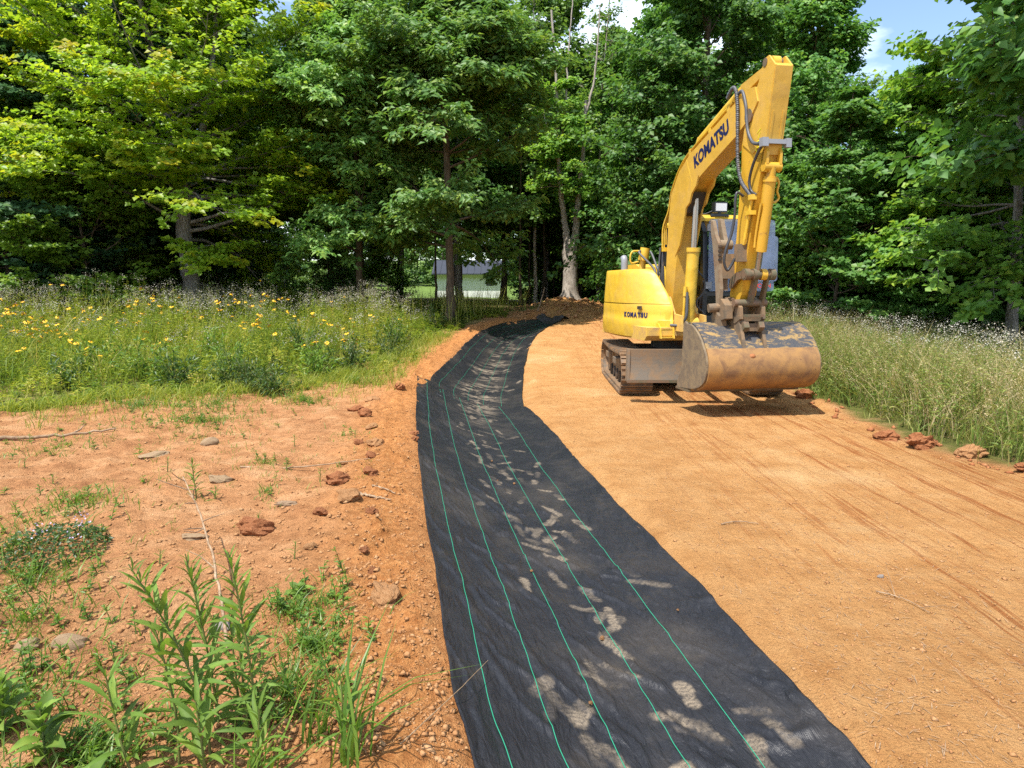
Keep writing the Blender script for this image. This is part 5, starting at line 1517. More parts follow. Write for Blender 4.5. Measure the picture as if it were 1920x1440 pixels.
# ---------------------------------------------------------------- meadow
GR_GREEN = leaf_material('meadow_green', [(0.0, (0.095, 0.17, 0.020)), (0.45, (0.26, 0.33, 0.038)), (0.8, (0.42, 0.42, 0.08)), (1.0, (0.55, 0.47, 0.18))], (1.5, 1.4, 0.8), 0.40, rough=0.5, spec=0.3)
GR_STRAW = leaf_material('straw_grass', [(0.0, (0.16, 0.25, 0.045)), (0.35, (0.34, 0.35, 0.09)), (0.7, (0.60, 0.50, 0.24)), (1.0, (0.74, 0.62, 0.38))], (1.3, 1.2, 0.9), 0.30, rough=0.55, spec=0.3)
GR_LUSH = leaf_material('lush_weed_green', [(0.0, (0.075, 0.16, 0.024)), (0.6, (0.13, 0.23, 0.032)), (1.0, (0.21, 0.29, 0.05))], (1.5, 1.5, 0.8), 0.40, rough=0.42, spec=0.4)
GR_BLUE = leaf_material('dark_weed_green', [(0.0, (0.034, 0.075, 0.016)), (0.6, (0.062, 0.118, 0.024)), (1.0, (0.110, 0.165, 0.034))], (1.5, 1.5, 0.9), 0.34, rough=0.42, spec=0.4)
M_aster = leaf_material('aster_floret', [(0.0, (0.26, 0.22, 0.14)), (0.5, (0.44, 0.40, 0.31)), (1.0, (0.62, 0.60, 0.53))], (1, 1, 1), 0.35, rough=0.8, spec=0.1)
M_petal, nt, lk, p = new_mat('yellow_petal')
p.inputs['Base Color'].default_value = (0.80, 0.46, 0.006, 1)
p.inputs['Roughness'].default_value = 0.6
M_cone, nt, lk, p = new_mat('brown_flower_centre')
p.inputs['Base Color'].default_value = (0.10, 0.035, 0.01, 1)

def scatter(rng, n, x0, x1, y0, y1, keep):
    out = []
    tot = 0
    while tot < n:
        x, y = rng.uniform(x0, x1, n * 2), rng.uniform(y0, y1, n * 2)
        k = keep(x, y) > rng.uniform(0, 1, n * 2)
        out.append(np.stack([x[k], y[k]], -1))
        tot += int(k.sum())
    return np.concatenate(out)[:n]

class Stuff:
    def __init__(s):
        s.V, s.Q, s.T, s.R, s.n = [], [], [], [], 0
    def push(s, V, Q=None, T=None, rnd=0.5):
        s.V.append(V)
        if Q is not None: s.Q.append(Q + s.n)
        if T is not None: s.T.append(T + s.n)
        s.R.append(np.broadcast_to(rnd, (len(V),)).astype(np.float32))
        s.n += len(V)
    def blades(s, rng, xy, h, w, lean, rnd, bias=(0.3, 0.0)):
        N = len(xy)
        z = terrain(xy[:, 0], xy[:, 1]) - 0.01
        a = rng.uniform(0, 2 * math.pi, N)
        d = np.stack([np.cos(a) + bias[0], np.sin(a) + bias[1]], -1)
        V, Q, T = blade_arrays(np.c_[xy, z], d, h, w, lean, rng)
        s.push(V, Q, T, np.repeat(rnd, 7))
    def forbs(s, rng, xy, h, nleaf, L, W, rnd, lean=0.12):
        N = len(xy)
        z = terrain(xy[:, 0], xy[:, 1]) - 0.01
        a = rng.uniform(0, 2 * math.pi, N)
        tipv = np.stack([np.cos(a) * lean * h, np.sin(a) * lean * h, h], -1)
        base = np.c_[xy, z]
        # stems: thin triangular prisms
        off = np.array([[0, 0.0035, 0], [0.003, -0.002, 0], [-0.003, -0.002, 0]])
        V = np.concatenate([base[:, None, :] + off[None], (base + tipv)[:, None, :] + off[None] * 0.4], 1).reshape(-1, 3)
        b = np.arange(N)[:, None] * 6
        Q = np.concatenate([b + np.array([[0, 1, 4, 3]]), b + np.array([[1, 2, 5, 4]]), b + np.array([[2, 0, 3, 5]])], 0)
        s.push(V, Q, None, np.repeat(rnd, 6))
        t = rng.uniform(0.12, 1.0, (N, nleaf))
        pos = (base[:, None, :] + tipv[:, None, :] * t[..., None]).reshape(-1, 3)
        aa = rng.uniform(0, 2 * math.pi, N * nleaf)
        d = np.stack([np.cos(aa), np.sin(aa), rng.uniform(0.0, 0.9, N * nleaf)], -1)
        n = np.stack([-np.cos(aa) * 0.6, -np.sin(aa) * 0.6, np.ones(N * nleaf)], -1) + rng.normal(0, 0.3, (N * nleaf, 3))
        Ls = (L * (1.15 - 0.6 * t) * rng.uniform(0.7, 1.2, (N, nleaf))).ravel()
        V, F = leaf_arrays(pos, d, n, Ls, Ls * W / L, 0.1, 0.2)
        s.push(V, None, F, np.repeat(np.clip(np.repeat(rnd, nleaf) + rng.normal(0, 0.12, N * nleaf), 0, 1), 4))
        return base + tipv
    def florets(s, rng, tops, n, rad, size, rnd):
        N = len(tops)
        pos = np.repeat(tops, n, 0) + rng.normal(0, 1, (N * n, 3)) * np.array([rad, rad, rad * 0.75])
        a = rng.uniform(0, 6.28, N * n)
        d = np.stack([np.cos(a), np.sin(a), rng.normal(0, 0.3, N * n)], -1)
        nn = rng.normal(0, 0.5, (N * n, 3)) + np.array([0, -0.2, 0.8])
        Ls = size * rng.uniform(0.6, 1.3, N * n)
        V, F = leaf_arrays(pos - unit(d) * Ls[:, None] * 0.5, d, nn, Ls, Ls * 0.9, 0.0, 0.0)
        s.push(V, None, F, np.repeat(np.clip(np.repeat(rnd, n) + rng.normal(0, 0.2, N * n), 0, 1), 4))
    def build(s, name, mat, label, cat):
        me = mesh_np(name, np.concatenate(s.V), [np.concatenate(f) for f in (s.Q, s.T) if f], False, {'rnd': np.concatenate(s.R)})
        return tag(link(name, me, None, mat), label, cat, None, 'stuff')

def in_left(x, y):
    return sstep(-0.05, 0.5, meadow_edge(y) - x + 0.7 * fbm(x * 0.8, y * 0.8, 61, 3)) * (1 - sstep(25.5, 26.5, y)) * (np.abs(x) < 1.02 * y * 0.85 + 1.5)

def hl(x, y):     # plant height in the left meadow
    d = np.maximum(0, meadow_edge(y) - x)
    inner = sstep(0.1, 2.6, d) * sstep(8.3, 12.5, y + 0.25 * np.maximum(0, -6 - x))
    return (0.55 + 0.9 * sstep(-0.25, 0.3, fbm(x * 2.3, y * 1.9, 65, 2))) * (0.13 + 0.60 * inner * (0.74 + 0.9 * fbm(x * 0.7, y * 0.7, 62, 3)))

rng = np.random.default_rng(100)
st_ = Stuff()
xy = scatter(rng, 24000, -17, 2.2, 6.6, 26, lambda x, y: in_left(x, y) * np.clip(14 / np.maximum(y, 6), 0.35, 1))
h = hl(xy[:, 0], xy[:, 1]) * rng.uniform(0.45, 1.05, len(xy))
patch = fbm(xy[:, 0] * 0.6, xy[:, 1] * 0.6, 63, 3)
rnd = np.clip(0.42 + 0.6 * patch + 0.7 * fbm(xy[:, 0] * 2.3, xy[:, 1] * 1.9, 69, 2) + rng.normal(0, 0.18, len(xy)), 0, 1)
st_.blades(rng, xy, h, rng.uniform(0.006, 0.015, len(xy)), rng.uniform(0.1, 0.7, len(xy)), rnd)
xy = scatter(rng, 5600, -17, 0.5, 8.2, 23, lambda x, y: in_left(x - 0.4, y) * 0.9)
h = hl(xy[:, 0], xy[:, 1]) * rng.uniform(0.7, 1.15, len(xy))
st_.forbs(rng, xy, h, 17, 0.115, 0.028, np.clip(rng.normal(0.25, 0.2, len(xy)) + 0.6 * fbm(xy[:, 0] * 1.7, xy[:, 1] * 1.7, 70, 2), 0, 1))
xy = scatter(rng, 1300, -9, -1.4, 6.4, 17, lambda x, y: (x > meadow_edge(y) - 0.2) * np.exp(-np.clip(x - meadow_edge(y), 0, 9) / 0.7) * (x < np.interp(y, SL[:, 1], SL[:, 0]) - 0.45))
xy = np.repeat(xy, 7, 0) + rng.normal(0, 0.035, (len(xy) * 7, 2))
st_.blades(rng, xy, rng.uniform(0.05, 0.28, len(xy)), rng.uniform(0.004, 0.009, len(xy)), rng.uniform(0.3, 1.1, len(xy)), np.clip(rng.normal(0.4, 0.25, len(xy)), 0, 1))
st_.build('meadow_grass', GR_GREEN, 'tall green weeds and grass of the meadow left of the fabric', 'grass')
as_, fl_ = Stuff(), Stuff()
xy = scatter(rng, 1500, -17, -1.0, 10.8, 22, lambda x, y: in_left(x + 0.5, y) * (sstep(10.5, 14.0, y + 0.5 * fbm(x, y, 64, 2)) ** 2) * (0.4 + 0.6 * sstep(-0.1, 0.2, fbm(x * 0.7, y * 0.7, 67, 2))))
h = 0.10 + hl(xy[:, 0], xy[:, 1]) * rng.uniform(0.8, 1.3, len(xy)) + 0.30 * np.clip(fbm(xy[:, 0] * 0.9, xy[:, 1] * 0.9, 68, 2), 0, 1)
tp = as_.forbs(rng, xy, h, 16, 0.07, 0.012, np.clip(rng.normal(0.5, 0.15, len(xy)), 0, 1))
fl_.florets(rng, tp, 20, 0.055, 0.020, np.clip(rng.normal(0.55, 0.25, len(xy)), 0, 1))
# tall clumps that break the top line of the meadow
for k in range(30):
    cx_, cy_ = rng.uniform(-14.5, -2.4), rng.uniform(14.5, 19.5)
    if cx_ > meadow_edge(cy_) - 0.5:
        continue
    xy = np.stack([rng.normal(cx_, 0.32, 26), rng.normal(cy_, 0.3, 26)], -1)
    h = rng.uniform(0.7, 1.0, 26) * rng.uniform(0.95, 1.35)
    tp = as_.forbs(rng, xy, h, 20, 0.09, 0.016, np.clip(rng.normal(0.5, 0.2, 26), 0, 1), 0.2)
    fl_.florets(rng, tp, 20, 0.06, 0.022, np.clip(rng.normal(0.45, 0.25, 26), 0, 1))
# dead seed stalks standing in front of the house
xy = scatter(rng, 420, -2.9, 0.6, 19.5, 24.6, lambda x, y: (x < meadow_edge(y) - 0.15) * sstep(-0.2, 0.2, fbm(x * 1.5, y * 1.5, 66, 2)))
as_.blades(rng, xy, rng.uniform(0.4, 1.05, len(xy)), rng.uniform(0.008, 0.014, len(xy)), rng.uniform(0.02, 0.35, len(xy)), np.clip(rng.normal(0.75, 0.15, len(xy)), 0, 1))
as_.build('aster_stalks', GR_GREEN, 'leafy stalks of the white wildflowers in the left meadow', 'wildflowers')
fl_.build('aster_florets', M_aster, 'haze of small off-white flower heads over the left meadow', 'wildflowers')

# right-hand bank: tall straw grass with green under-growth and white flowers on top
def in_right(x, y):
    return sstep(0.02, 0.35, x - road_edge(y) + 0.25 * fbm(x * 1.2, y * 1.2, 71, 2)) * (1 - sstep(4.6, 5.6, x - road_edge(y))) * (x < 0.80 * y + 1.6)
rs = Stuff()
xy = scatter(rng, 18000, 3.9, 10.5, 4.0, 19.5, in_right)
hh = (0.30 + 0.62 * sstep(0.1, 1.3, xy[:, 0] - road_edge(xy[:, 1]))) * (0.6 + 0.7 * sstep(-0.3, 0.3, fbm(xy[:, 0] * 2.2, xy[:, 1] * 2.2, 76, 2))) * rng.uniform(0.5, 1.1, len(xy))
rs.blades(rng, xy, hh, rng.uniform(0.005, 0.011, len(xy)), rng.uniform(0.2, 1.1, len(xy)), np.clip(rng.normal(0.36, 0.24, len(xy)) + 0.9 * fbm(xy[:, 0] * 0.9, xy[:, 1] * 0.9, 74, 2), 0, 1), (-0.2, -0.35))
xy = scatter(rng, 2300, 4.3, 10.5, 4.6, 19, lambda x, y: in_right(x - 0.1, y) * sstep(-0.25, 0.2, fbm(x * 0.9, y * 0.9, 75, 2)))
tp = rs.forbs(rng, xy, rng.uniform(0.4, 1.0, len(xy)), 18, 0.10, 0.022, np.clip(rng.normal(0.12, 0.10, len(xy)), 0, 1))
# seed heads on the taller straws
xy = scatter(rng, 5200, 4.2, 9.5, 4.4, 17, lambda x, y: in_right(x - 0.15, y))
N = len(xy)
hs_ = rng.uniform(0.7, 1.12, N) * (0.55 + 0.45 * sstep(0.1, 1.2, xy[:, 0] - road_edge(xy[:, 1])))
a = rng.normal(-2.2, 0.9, N)
lean = rng.uniform(0.15, 0.95, N)
d2 = np.stack([np.cos(a), np.sin(a)], -1)
z0 = terrain(xy[:, 0], xy[:, 1])
V, Q, T_ = blade_arrays(np.c_[xy, z0], d2, hs_, np.full(N, 0.0062), lean, rng)
sc = np.clip(rng.normal(0.78, 0.14, N), 0, 1)
rs.push(V, Q, T_, np.repeat(sc, 7))
k = 9
t = rng.uniform(0.72, 1.0, (N, k))
off = (lean[:, None] * t ** 2 * hs_[:, None])
pos = np.stack([xy[:, 0:1] + d2[:, 0:1] * off, xy[:, 1:2] + d2[:, 1:2] * off, z0[:, None] + hs_[:, None] * t * np.sqrt(np.clip(1 - 0.35 * (lean[:, None] * t) ** 2, 0.2, 1))], -1).reshape(-1, 3)
dd = rng.normal(0, 0.5, (N * k, 3)) + np.repeat(np.c_[d2, np.full(N, 0.4)], k, 0)
V, F = leaf_arrays(pos, dd, rng.normal(0, 1, (N * k, 3)), rng.uniform(0.012, 0.028, N * k), 0.006)
rs.push(V, None, F, np.repeat(np.clip(np.repeat(sc, k) + rng.normal(0.1, 0.1, N * k), 0, 1), 4))
rs.build('straw_grass', GR_STRAW, 'tall dry grass leaning over the right edge of the clay track', 'grass')
ra, rf = Stuff(), Stuff()
xy = scatter(rng, 620, 4.9, 10.5, 5.5, 19, lambda x, y: in_right(x, y) * sstep(1.0, 2.2, x - road_edge(y) + 0.5 * fbm(x, y, 73, 2)))
tp = ra.forbs(rng, xy, rng.uniform(0.75, 1.15, len(xy)), 18, 0.08, 0.016, np.clip(rng.normal(0.25, 0.12, len(xy)), 0, 1))
rf.florets(rng, tp, 30, 0.055, 0.019, np.clip(rng.normal(0.7, 0.2, len(xy)), 0, 1))
ra.build('aster_stalks', GR_LUSH, 'leafy stalks of the white wildflowers on the right bank', 'wildflowers')
rf.build('aster_florets', M_aster, 'haze of small white flower heads over the right bank', 'wildflowers')

# yellow coneflowers, one object each
def flower_mesh(seed):
    rg = np.random.default_rng(seed)
    ac_ = Acc()
    ac_.tube(np.array([(0, 0, -0.55), (0.01, 0, -0.25), (0, 0, 0)]), np.array([0.003, 0.0025, 0.002]), 3)
    nst = ac_.n
    npet = 9
    aa = np.arange(npet) * 2 * math.pi / npet
    d = np.stack([np.cos(aa), np.sin(aa), rg.normal(-0.25, 0.12, npet)], -1)
    V, F = leaf_arrays(np.zeros((npet, 3)) + d * 0.006, d, np.tile([0, 0, 1.0], (npet, 1)), 0.034, 0.017, 0.02, 0.1)
    nf0 = len(ac_.F[4][0])
    ac_.add(V, F)
    me = ac_.mesh('coneflower')
    bm = bmesh.new()
    bm.from_mesh(me)
    bmesh.ops.create_uvsphere(bm, u_segments=6, v_segments=4, radius=0.009, matrix=Matrix.Translation((0, 0, 0.004)))
    bm.faces.ensure_lookup_table()
    for i, f in enumerate(bm.faces):
        f.material_index = 0 if i < nf0 else (1 if i < nf0 + 2 * npet else 2)
    bm.to_mesh(me)
    bm.free()
    for m in (GR_GREEN, M_petal, M_cone):
        me.materials.append(m)
    return me
fm = [flower_mesh(k) for k in range(4)]
xy = scatter(rng, 290, -13, -1.6, 10.2, 18.5, lambda x, y: in_left(x + 0.6, y) * np.exp(-((y - 13.2) / 2.8) ** 2) * sstep(-0.15, 0.25, fbm(x * 0.9, y * 0.9, 81, 2)))
for k, (x, y) in enumerate(xy):
    o = link('coneflower', fm[k % 4])
    hh_ = float(hl(x, y)) * random.Random(k).uniform(0.9, 1.15) + 0.17
    o.location = (x, y, float(terrain(x, y)) + hh_)
    s_ = 1.0 + 0.5 * ((k * 37) % 10) / 10
    o.scale = (s_, s_, max(1.0, hh_ / 0.5))
    o.rotation_euler = (random.Random(k + 5).gauss(0.45, 0.25), random.Random(k + 9).gauss(0, 0.2), k)
    tag(o, 'small yellow daisy-like flower standing in the left meadow', 'flower', 'yellow flowers in the left meadow')

# ---------------------------------------------------------------- weeds on the bare clay
wd = Stuff()
patches = [(-3.5, 7.6, 0.75, 520, 0.09), (-4.6, 8.3, 0.9, 500, 0.10), (-3.9, 8.9, 0.8, 400, 0.10), (-3.1, 4.7, 0.45, 260, 0.10), (-2.6, 3.5, 0.40, 260, 0.12), (-3.3, 3.9, 0.6, 420, 0.14), (-1.05, 3.15, 0.26, 260, 0.09), (-0.85, 2.75, 0.22, 240, 0.10), (-0.85, 2.4, 0.20, 260, 0.11), (-1.9, 2.4, 0.45, 420, 0.10), (-1.45, 2.15, 0.30, 320, 0.11), (-2.3, 3.05, 0.4, 240, 0.10), (-2.2, 5.9, 0.25, 60, 0.07), (-1.75, 7.0, 0.2, 40, 0.06), (-1.9, 5.1, 0.12, 40, 0.08), (-4.3, 6.3, 0.6, 160, 0.08), (-2.9, 9.4, 0.4, 260, 0.12), (-2.6, 11.2, 0.4, 260, 0.16), (-5.2, 5.6, 0.7, 200, 0.09)]
for (px_, py_, r_, n_, h_) in patches:
    a = rng.uniform(0, 6.28, n_)
    q = np.abs(rng.normal(0, 0.6, n_)) * r_
    xy = np.stack([px_ + np.cos(a) * q, py_ + np.sin(a) * q], -1)
    wd.blades(rng, xy, h_ * rng.uniform(0.4, 1.3, n_), rng.uniform(0.004, 0.008, n_), rng.uniform(0.4, 1.3, n_), np.clip(rng.normal(0.5, 0.25, n_), 0, 1))
xy = scatter(rng, 420, -6.5, -0.4, 2.2, 10, lambda x, y: (x < np.interp(y, SL[:, 1], SL[:, 0]) - 0.4) * sstep(-0.1, 0.25, fbm(x * 0.8, y * 0.8, 91, 3)))
wd.blades(rng, np.repeat(xy, 5, 0) + rng.normal(0, 0.025, (len(xy) * 5, 2)), rng.uniform(0.02, 0.075, len(xy) * 5), rng.uniform(0.003, 0.006, len(xy) * 5), rng.uniform(0.3, 1.3, len(xy) * 5), np.clip(rng.normal(0.55, 0.25, len(xy) * 5), 0, 1))
xy = np.concatenate([np.stack([rng.normal(px_, 0.5 * r_, int(n_ / 14)), rng.normal(py_, 0.5 * r_, int(n_ / 14))], -1) for (px_, py_, r_, n_, h_) in patches])
wd.forbs(rng, xy, rng.uniform(0.05, 0.16, len(xy)), 12, 0.045, 0.018, np.clip(rng.normal(0.35, 0.15, len(xy)), 0, 1), 0.3)
wd.build('ground_weeds', GR_LUSH, 'low grass and seedlings scattered over the bare clay at left', 'weeds')

# ---- lance-leaved weeds in the foreground: every leaf is its own part
def lance_leaf(seed, wr=0.15, curl=0.28, wave_=0.02, ovate=False):
    rg = np.random.default_rng(seed)
    ns_ = 7
    ts = np.linspace(0, 1, ns_)
    wv = np.array([0.10, 0.62, 0.95, 1.0, 0.82, 0.48, 0.02]) * wr * 0.5
    if ovate:
        wv = np.array([0.12, 0.85, 1.0, 0.95, 0.75, 0.42, 0.03]) * wr * 0.5
    cx_ = ts * (1 - 0.15 * curl * ts)
    cz_ = 0.10 * np.sin(ts * 2.2) - curl * ts ** 2.2 * 0.7
    V = []
    for k in range(ns_):
        wv_k = wv[k]
        ww = wave_ * math.sin(k * 2.1 + seed)
        V += [(cx_[k], -wv_k, cz_[k] + 0.35 * wv_k + ww * wv_k), (cx_[k], 0, cz_[k]), (cx_[k], wv_k, cz_[k] + 0.35 * wv_k - ww * wv_k)]
    F = []
    for k in range(ns_ - 1):
        b = k * 3
        F += [(b, b + 1, b + 4, b + 3), (b + 1, b + 2, b + 5, b + 4)]
    return mesh_np('leaf', np.array(V), [np.array(F)], True, {'rnd': np.clip(rg.uniform(0.2, 0.8) + rg.normal(0, 0.16, len(V)) + np.tile([0.0, 0.22, 0.0], len(V) // 3), 0, 1)})
LF_GOLD = leaf_material('lance_leaf_green', [(0.0, (0.085, 0.160, 0.026)), (0.6, (0.130, 0.220, 0.036)), (1.0, (0.200, 0.285, 0.050))], (1.5, 1.5, 0.8), 0.36, rough=0.58, spec=0.25)
M_stem, nt, lk, p = new_mat('weed_stem')
p.inputs['Base Color'].default_value = (0.13, 0.15, 0.04, 1)
lance = [lance_leaf(k, 0.115 + 0.018 * (k % 3), 0.14 + 0.08 * (k % 4)) for k in range(5)]
ovate = [lance_leaf(k + 20, 0.46, 0.35, 0.05, True) for k in range(3)]
for me in lance + ovate:
    me.materials.append(LF_GOLD)

def leafy_stem(name, label, base, tip, nleaf, leaflen, seed, bow=(0.03, 0.0), meshes=None, group='lance-leaved weeds in the foreground', t0=0.12, cat='weed'):
    rg = random.Random(seed)
    bz = float(terrain(base[0], base[1])) - 0.01
    root = tag(empty(name, (base[0], base[1], bz)), label, cat, group)
    tipl = Vector((tip[0] - base[0], tip[1] - base[1], tip[2]))
    pts = [Vector((0, 0, 0)), tipl * 0.33 + Vector((bow[0], bow[1], 0)), tipl * 0.68 + Vector((bow[0] * 0.8, bow[1] * 0.8, 0)), tipl]
    P = smooth_path([tuple(q) for q in pts], 10)
    V, F = tube_arrays(P, np.linspace(0.0052, 0.0020, len(P)), 6)
    link('stem', mesh_np('stem', V, [F], True), root, M_stem)
    ga = rg.uniform(0, 6)
    for k in range(nleaf):
        t = t0 + (1 - t0) * (k + 0.5) / nleaf
        q = P[min(int(t * (len(P) - 1)), len(P) - 1)]
        ga += 2.4 + rg.gauss(0, 0.3)
        e = rg.gauss(0.30, 0.2) + 0.70 * t ** 1.6
        Ls = leaflen * (0.55 + 0.65 * math.sin(math.pi * min(1, 0.25 + 0.68 * t))) * rg.uniform(0.8, 1.15) * (1.0 if t < 0.92 else 0.7)
        o = link('leaf', rg.choice(meshes or lance), root)
        o.location = q
        o.rotation_euler = (rg.gauss(0, 0.35), -e, ga)
        o.scale = (Ls, Ls, Ls)
    return root
LS = leafy_stem
LS('goldenrod', 'tall lance-leaved weed bowing left, tallest of the foreground clump', (-1.02, 2.12), (-1.235, 2.10, 0.70), 62, 0.128, 1, (0.05, 0.0))
LS('goldenrod', 'lance-leaved weed standing behind the tallest foreground stem', (-1.07, 2.30), (-1.14, 2.28, 0.66), 56, 0.112, 2, (0.01, 0.0))
LS('goldenrod', 'upright lance-leaved weed, rightmost tall stem of the foreground clump', (-0.87, 2.14), (-0.92, 2.12, 0.675), 60, 0.105, 3, (0.015, 0.0))
LS('goldenrod', 'short broad lance-leaved weed left of the foreground clump', (-1.22, 2.02), (-1.29, 2.02, 0.40), 22, 0.15, 4, (-0.01, 0.0))
LS('goldenrod', 'short lance-leaved weed low in the middle of the foreground clump', (-0.97, 1.98), (-0.99, 1.98, 0.30), 20, 0.14, 5, (0.0, 0.0))
LS('goldenrod', 'small lance-leaved weed among long grass blades near the fabric', (-0.56, 2.02), (-0.55, 2.04, 0.26), 18, 0.12, 6, (0.01, 0.0))
LS('goldenrod', 'lance-leaved weed tucked between the two tall foreground stems', (-1.0, 2.32), (-1.01, 2.30, 0.48), 30, 0.11, 7, (0.0, 0.0))
LS('goldenrod', 'half-height lance-leaved weed just right of the short broad one', (-1.12, 2.10), (-1.17, 2.10, 0.52), 34, 0.12, 14, (0.02, 0.0))
LS('goldenrod', 'half-height lance-leaved weed between the middle and rightmost tall stems', (-0.93, 2.22), (-0.95, 2.22, 0.42), 30, 0.11, 15, (0.0, 0.0))
LS('goldenrod', 'low lance-leaved shoot at the bottom edge below the rightmost tall stem', (-0.82, 2.0), (-0.80, 2.0, 0.24), 18, 0.13, 16, (0.0, 0.0))
LS('broadleaf_weed', 'low broad-leaved weed in the bottom left corner', (-1.55, 2.08), (-1.57, 2.10, 0.20), 20, 0.095, 8, (0, 0), ovate, 'broad-leaved weeds in the foreground', 0.02)
LS('broadleaf_weed', 'sprawling broad-leaved weed at the left edge of the picture', (-1.80, 2.22), (-1.78, 2.22, 0.22), 22, 0.09, 9, (0, 0), ovate, 'broad-leaved weeds in the foreground', 0.02)
LS('broadleaf_weed', 'grey-green broad-leaved weed flat on the clay at the bottom', (-1.32, 1.93), (-1.30, 1.93, 0.09), 12, 0.11, 10, (0, 0), ovate, 'broad-leaved weeds in the foreground', 0.02)
LS('broadleaf_weed', 'flat weed with triangular leaves beside the grass tuft', (-1.10, 3.30), (-1.08, 3.30, 0.06), 12, 0.075, 11, (0, 0), ovate, 'broad-leaved weeds in the foreground', 0.02)
LS('broadleaf_weed', 'small upright weed by itself in the middle of the bare clay', (-2.36, 4.95), (-2.38, 4.95, 0.30), 34, 0.085, 12, (0, 0), lance, 'lone weeds on the bare clay', 0.05)
LS('broadleaf_weed', 'tiny companion weed right of the lone upright one', (-2.22, 4.93), (-2.20, 4.93, 0.10), 14, 0.06, 13, (0, 0), lance, 'lone weeds on the bare clay', 0.05)
for k, (x, y) in enumerate(sorted([(-1.55, 5.35), (-1.68, 4.35), (-2.15, 6.6), (-1.62, 6.9), (-1.95, 5.75), (-3.6, 5.2), (-2.9, 5.6), (-4.1, 5.6), (-1.25, 3.75), (-2.0, 3.70)], key=lambda q: q[1])):
    LS('seedling', 'tiny green seedling alone on the bare clay, %s nearest the camera' % ORD[k], (x, y), (x + 0.01, y, 0.09 + 0.02 * (k % 3)), 9, 0.05, 30 + k, (0, 0), lance, 'seedlings on the bare clay', 0.2, 'seedling')
# dark bushy weeds at the front of the meadow
for k, (x, y, hgt, lab) in enumerate([(-3.85, 10.0, 0.62, 'dark bushy weed at the meadow front, largest of the dark ones'), (-3.45, 9.75, 0.40, 'dark bushy weed leaning right onto the bare clay'), (-4.3, 10.5, 0.58, 'dark bushy weed just left of the largest dark one'), (-2.55, 14.2, 0.75, 'dark leafy weed near the bend of the fabric'), (-2.1, 18.9, 0.6, 'dark weed at the foot of the slender oak')]):
    ac_, lv = Acc(), []
    rg = np.random.default_rng(300 + k)
    cen, dirs = [], []
    for q in range(16):
        a = rg.uniform(0, 6.28)
        e = rg.uniform(0.5, 1.4)
        d = np.array([math.cos(a) * math.cos(e), math.sin(a) * math.cos(e), math.sin(e)]) * hgt * rg.uniform(0.7, 1.15)
        ac_.tube(np.array([(0, 0, 0), d * 0.5 + rg.normal(0, 0.02, 3), d]), np.array([0.006, 0.004, 0.002]), 4)
        for w in range(26):
            cen.append(d * rg.uniform(0.25, 1.05) + rg.normal(0, 0.03, 3))
            dirs.append(unit(d * np.array([1, 1, 0.3])) + rg.normal(0, 0.8, 3))
    root = tag(empty('bushy_weed', (x, y, float(terrain(x, y)) - 0.01)), lab, 'weed', 'dark bushy weeds')
    link('stem', ac_.mesh('stem'), root, M_stem)
    N = len(cen)
    V, F = leaf_arrays(np.array(cen), np.array(dirs), rg.normal(0, 0.5, (N, 3)) + np.array([0, 0, 1.0]), rg.uniform(0.05, 0.10, N), 0.026)
    link('foliage', mesh_np('foliage', V, [F], False, {'rnd': np.repeat(rg.uniform(0, 1, N), 4)}), root, GR_BLUE)
front = [(-7.4, 9.2, 0.42), (-6.6, 10.1, 0.5), (-5.9, 10.9, 0.55), (-5.1, 10.2, 0.5), (-4.7, 11.4, 0.6), (-3.3, 11.3, 0.5), (-2.95, 12.4, 0.55), (-3.6, 12.6, 0.6), (-2.6, 15.6, 0.6), (-8.4, 10.2, 0.5), (-5.5, 12.4, 0.62), (-6.9, 11.6, 0.6), (-4.2, 13.6, 0.62), (-9.3, 11.4, 0.6)]
front.sort(key=lambda q: q[0] / q[1])
for k, (x, y, hgt) in enumerate(front):
    rg = np.random.default_rng(340 + k)
    ac_, cen, dirs = Acc(), [], []
    for q in range(18):
        a = rg.uniform(0, 6.28)
        e = rg.uniform(0.6, 1.45)
        d = np.array([math.cos(a) * math.cos(e), math.sin(a) * math.cos(e), math.sin(e)]) * hgt * rg.uniform(0.7, 1.3)
        ac_.tube(np.array([(0, 0, 0), d * 0.5 + rg.normal(0, 0.02, 3), d]), np.array([0.006, 0.004, 0.002]), 4)
        for w in range(20):
            cen.append(d * rg.uniform(0.2, 1.05) + rg.normal(0, 0.025, 3))
            dirs.append(unit(d * np.array([1, 1, 0.5])) + rg.normal(0, 0.8, 3))
    root = tag(empty('leafy_weed', (x, y, float(terrain(x, y)) - 0.01)), 'bright leafy weed at the front of the left meadow, %s from the left' % ORD[k], 'weed', 'leafy weeds at the meadow front')
    link('stem', ac_.mesh('stem'), root, M_stem)
    N = len(cen)
    V, F = leaf_arrays(np.array(cen), np.array(dirs), rg.normal(0, 0.5, (N, 3)) + np.array([0, 0, 1.0]), rg.uniform(0.06, 0.13, N), 0.03)
    link('foliage', mesh_np('foliage', V, [F], False, {'rnd': np.repeat(rg.uniform(0, 1, N), 4)}), root, GR_LUSH if k % 3 else GR_BLUE)
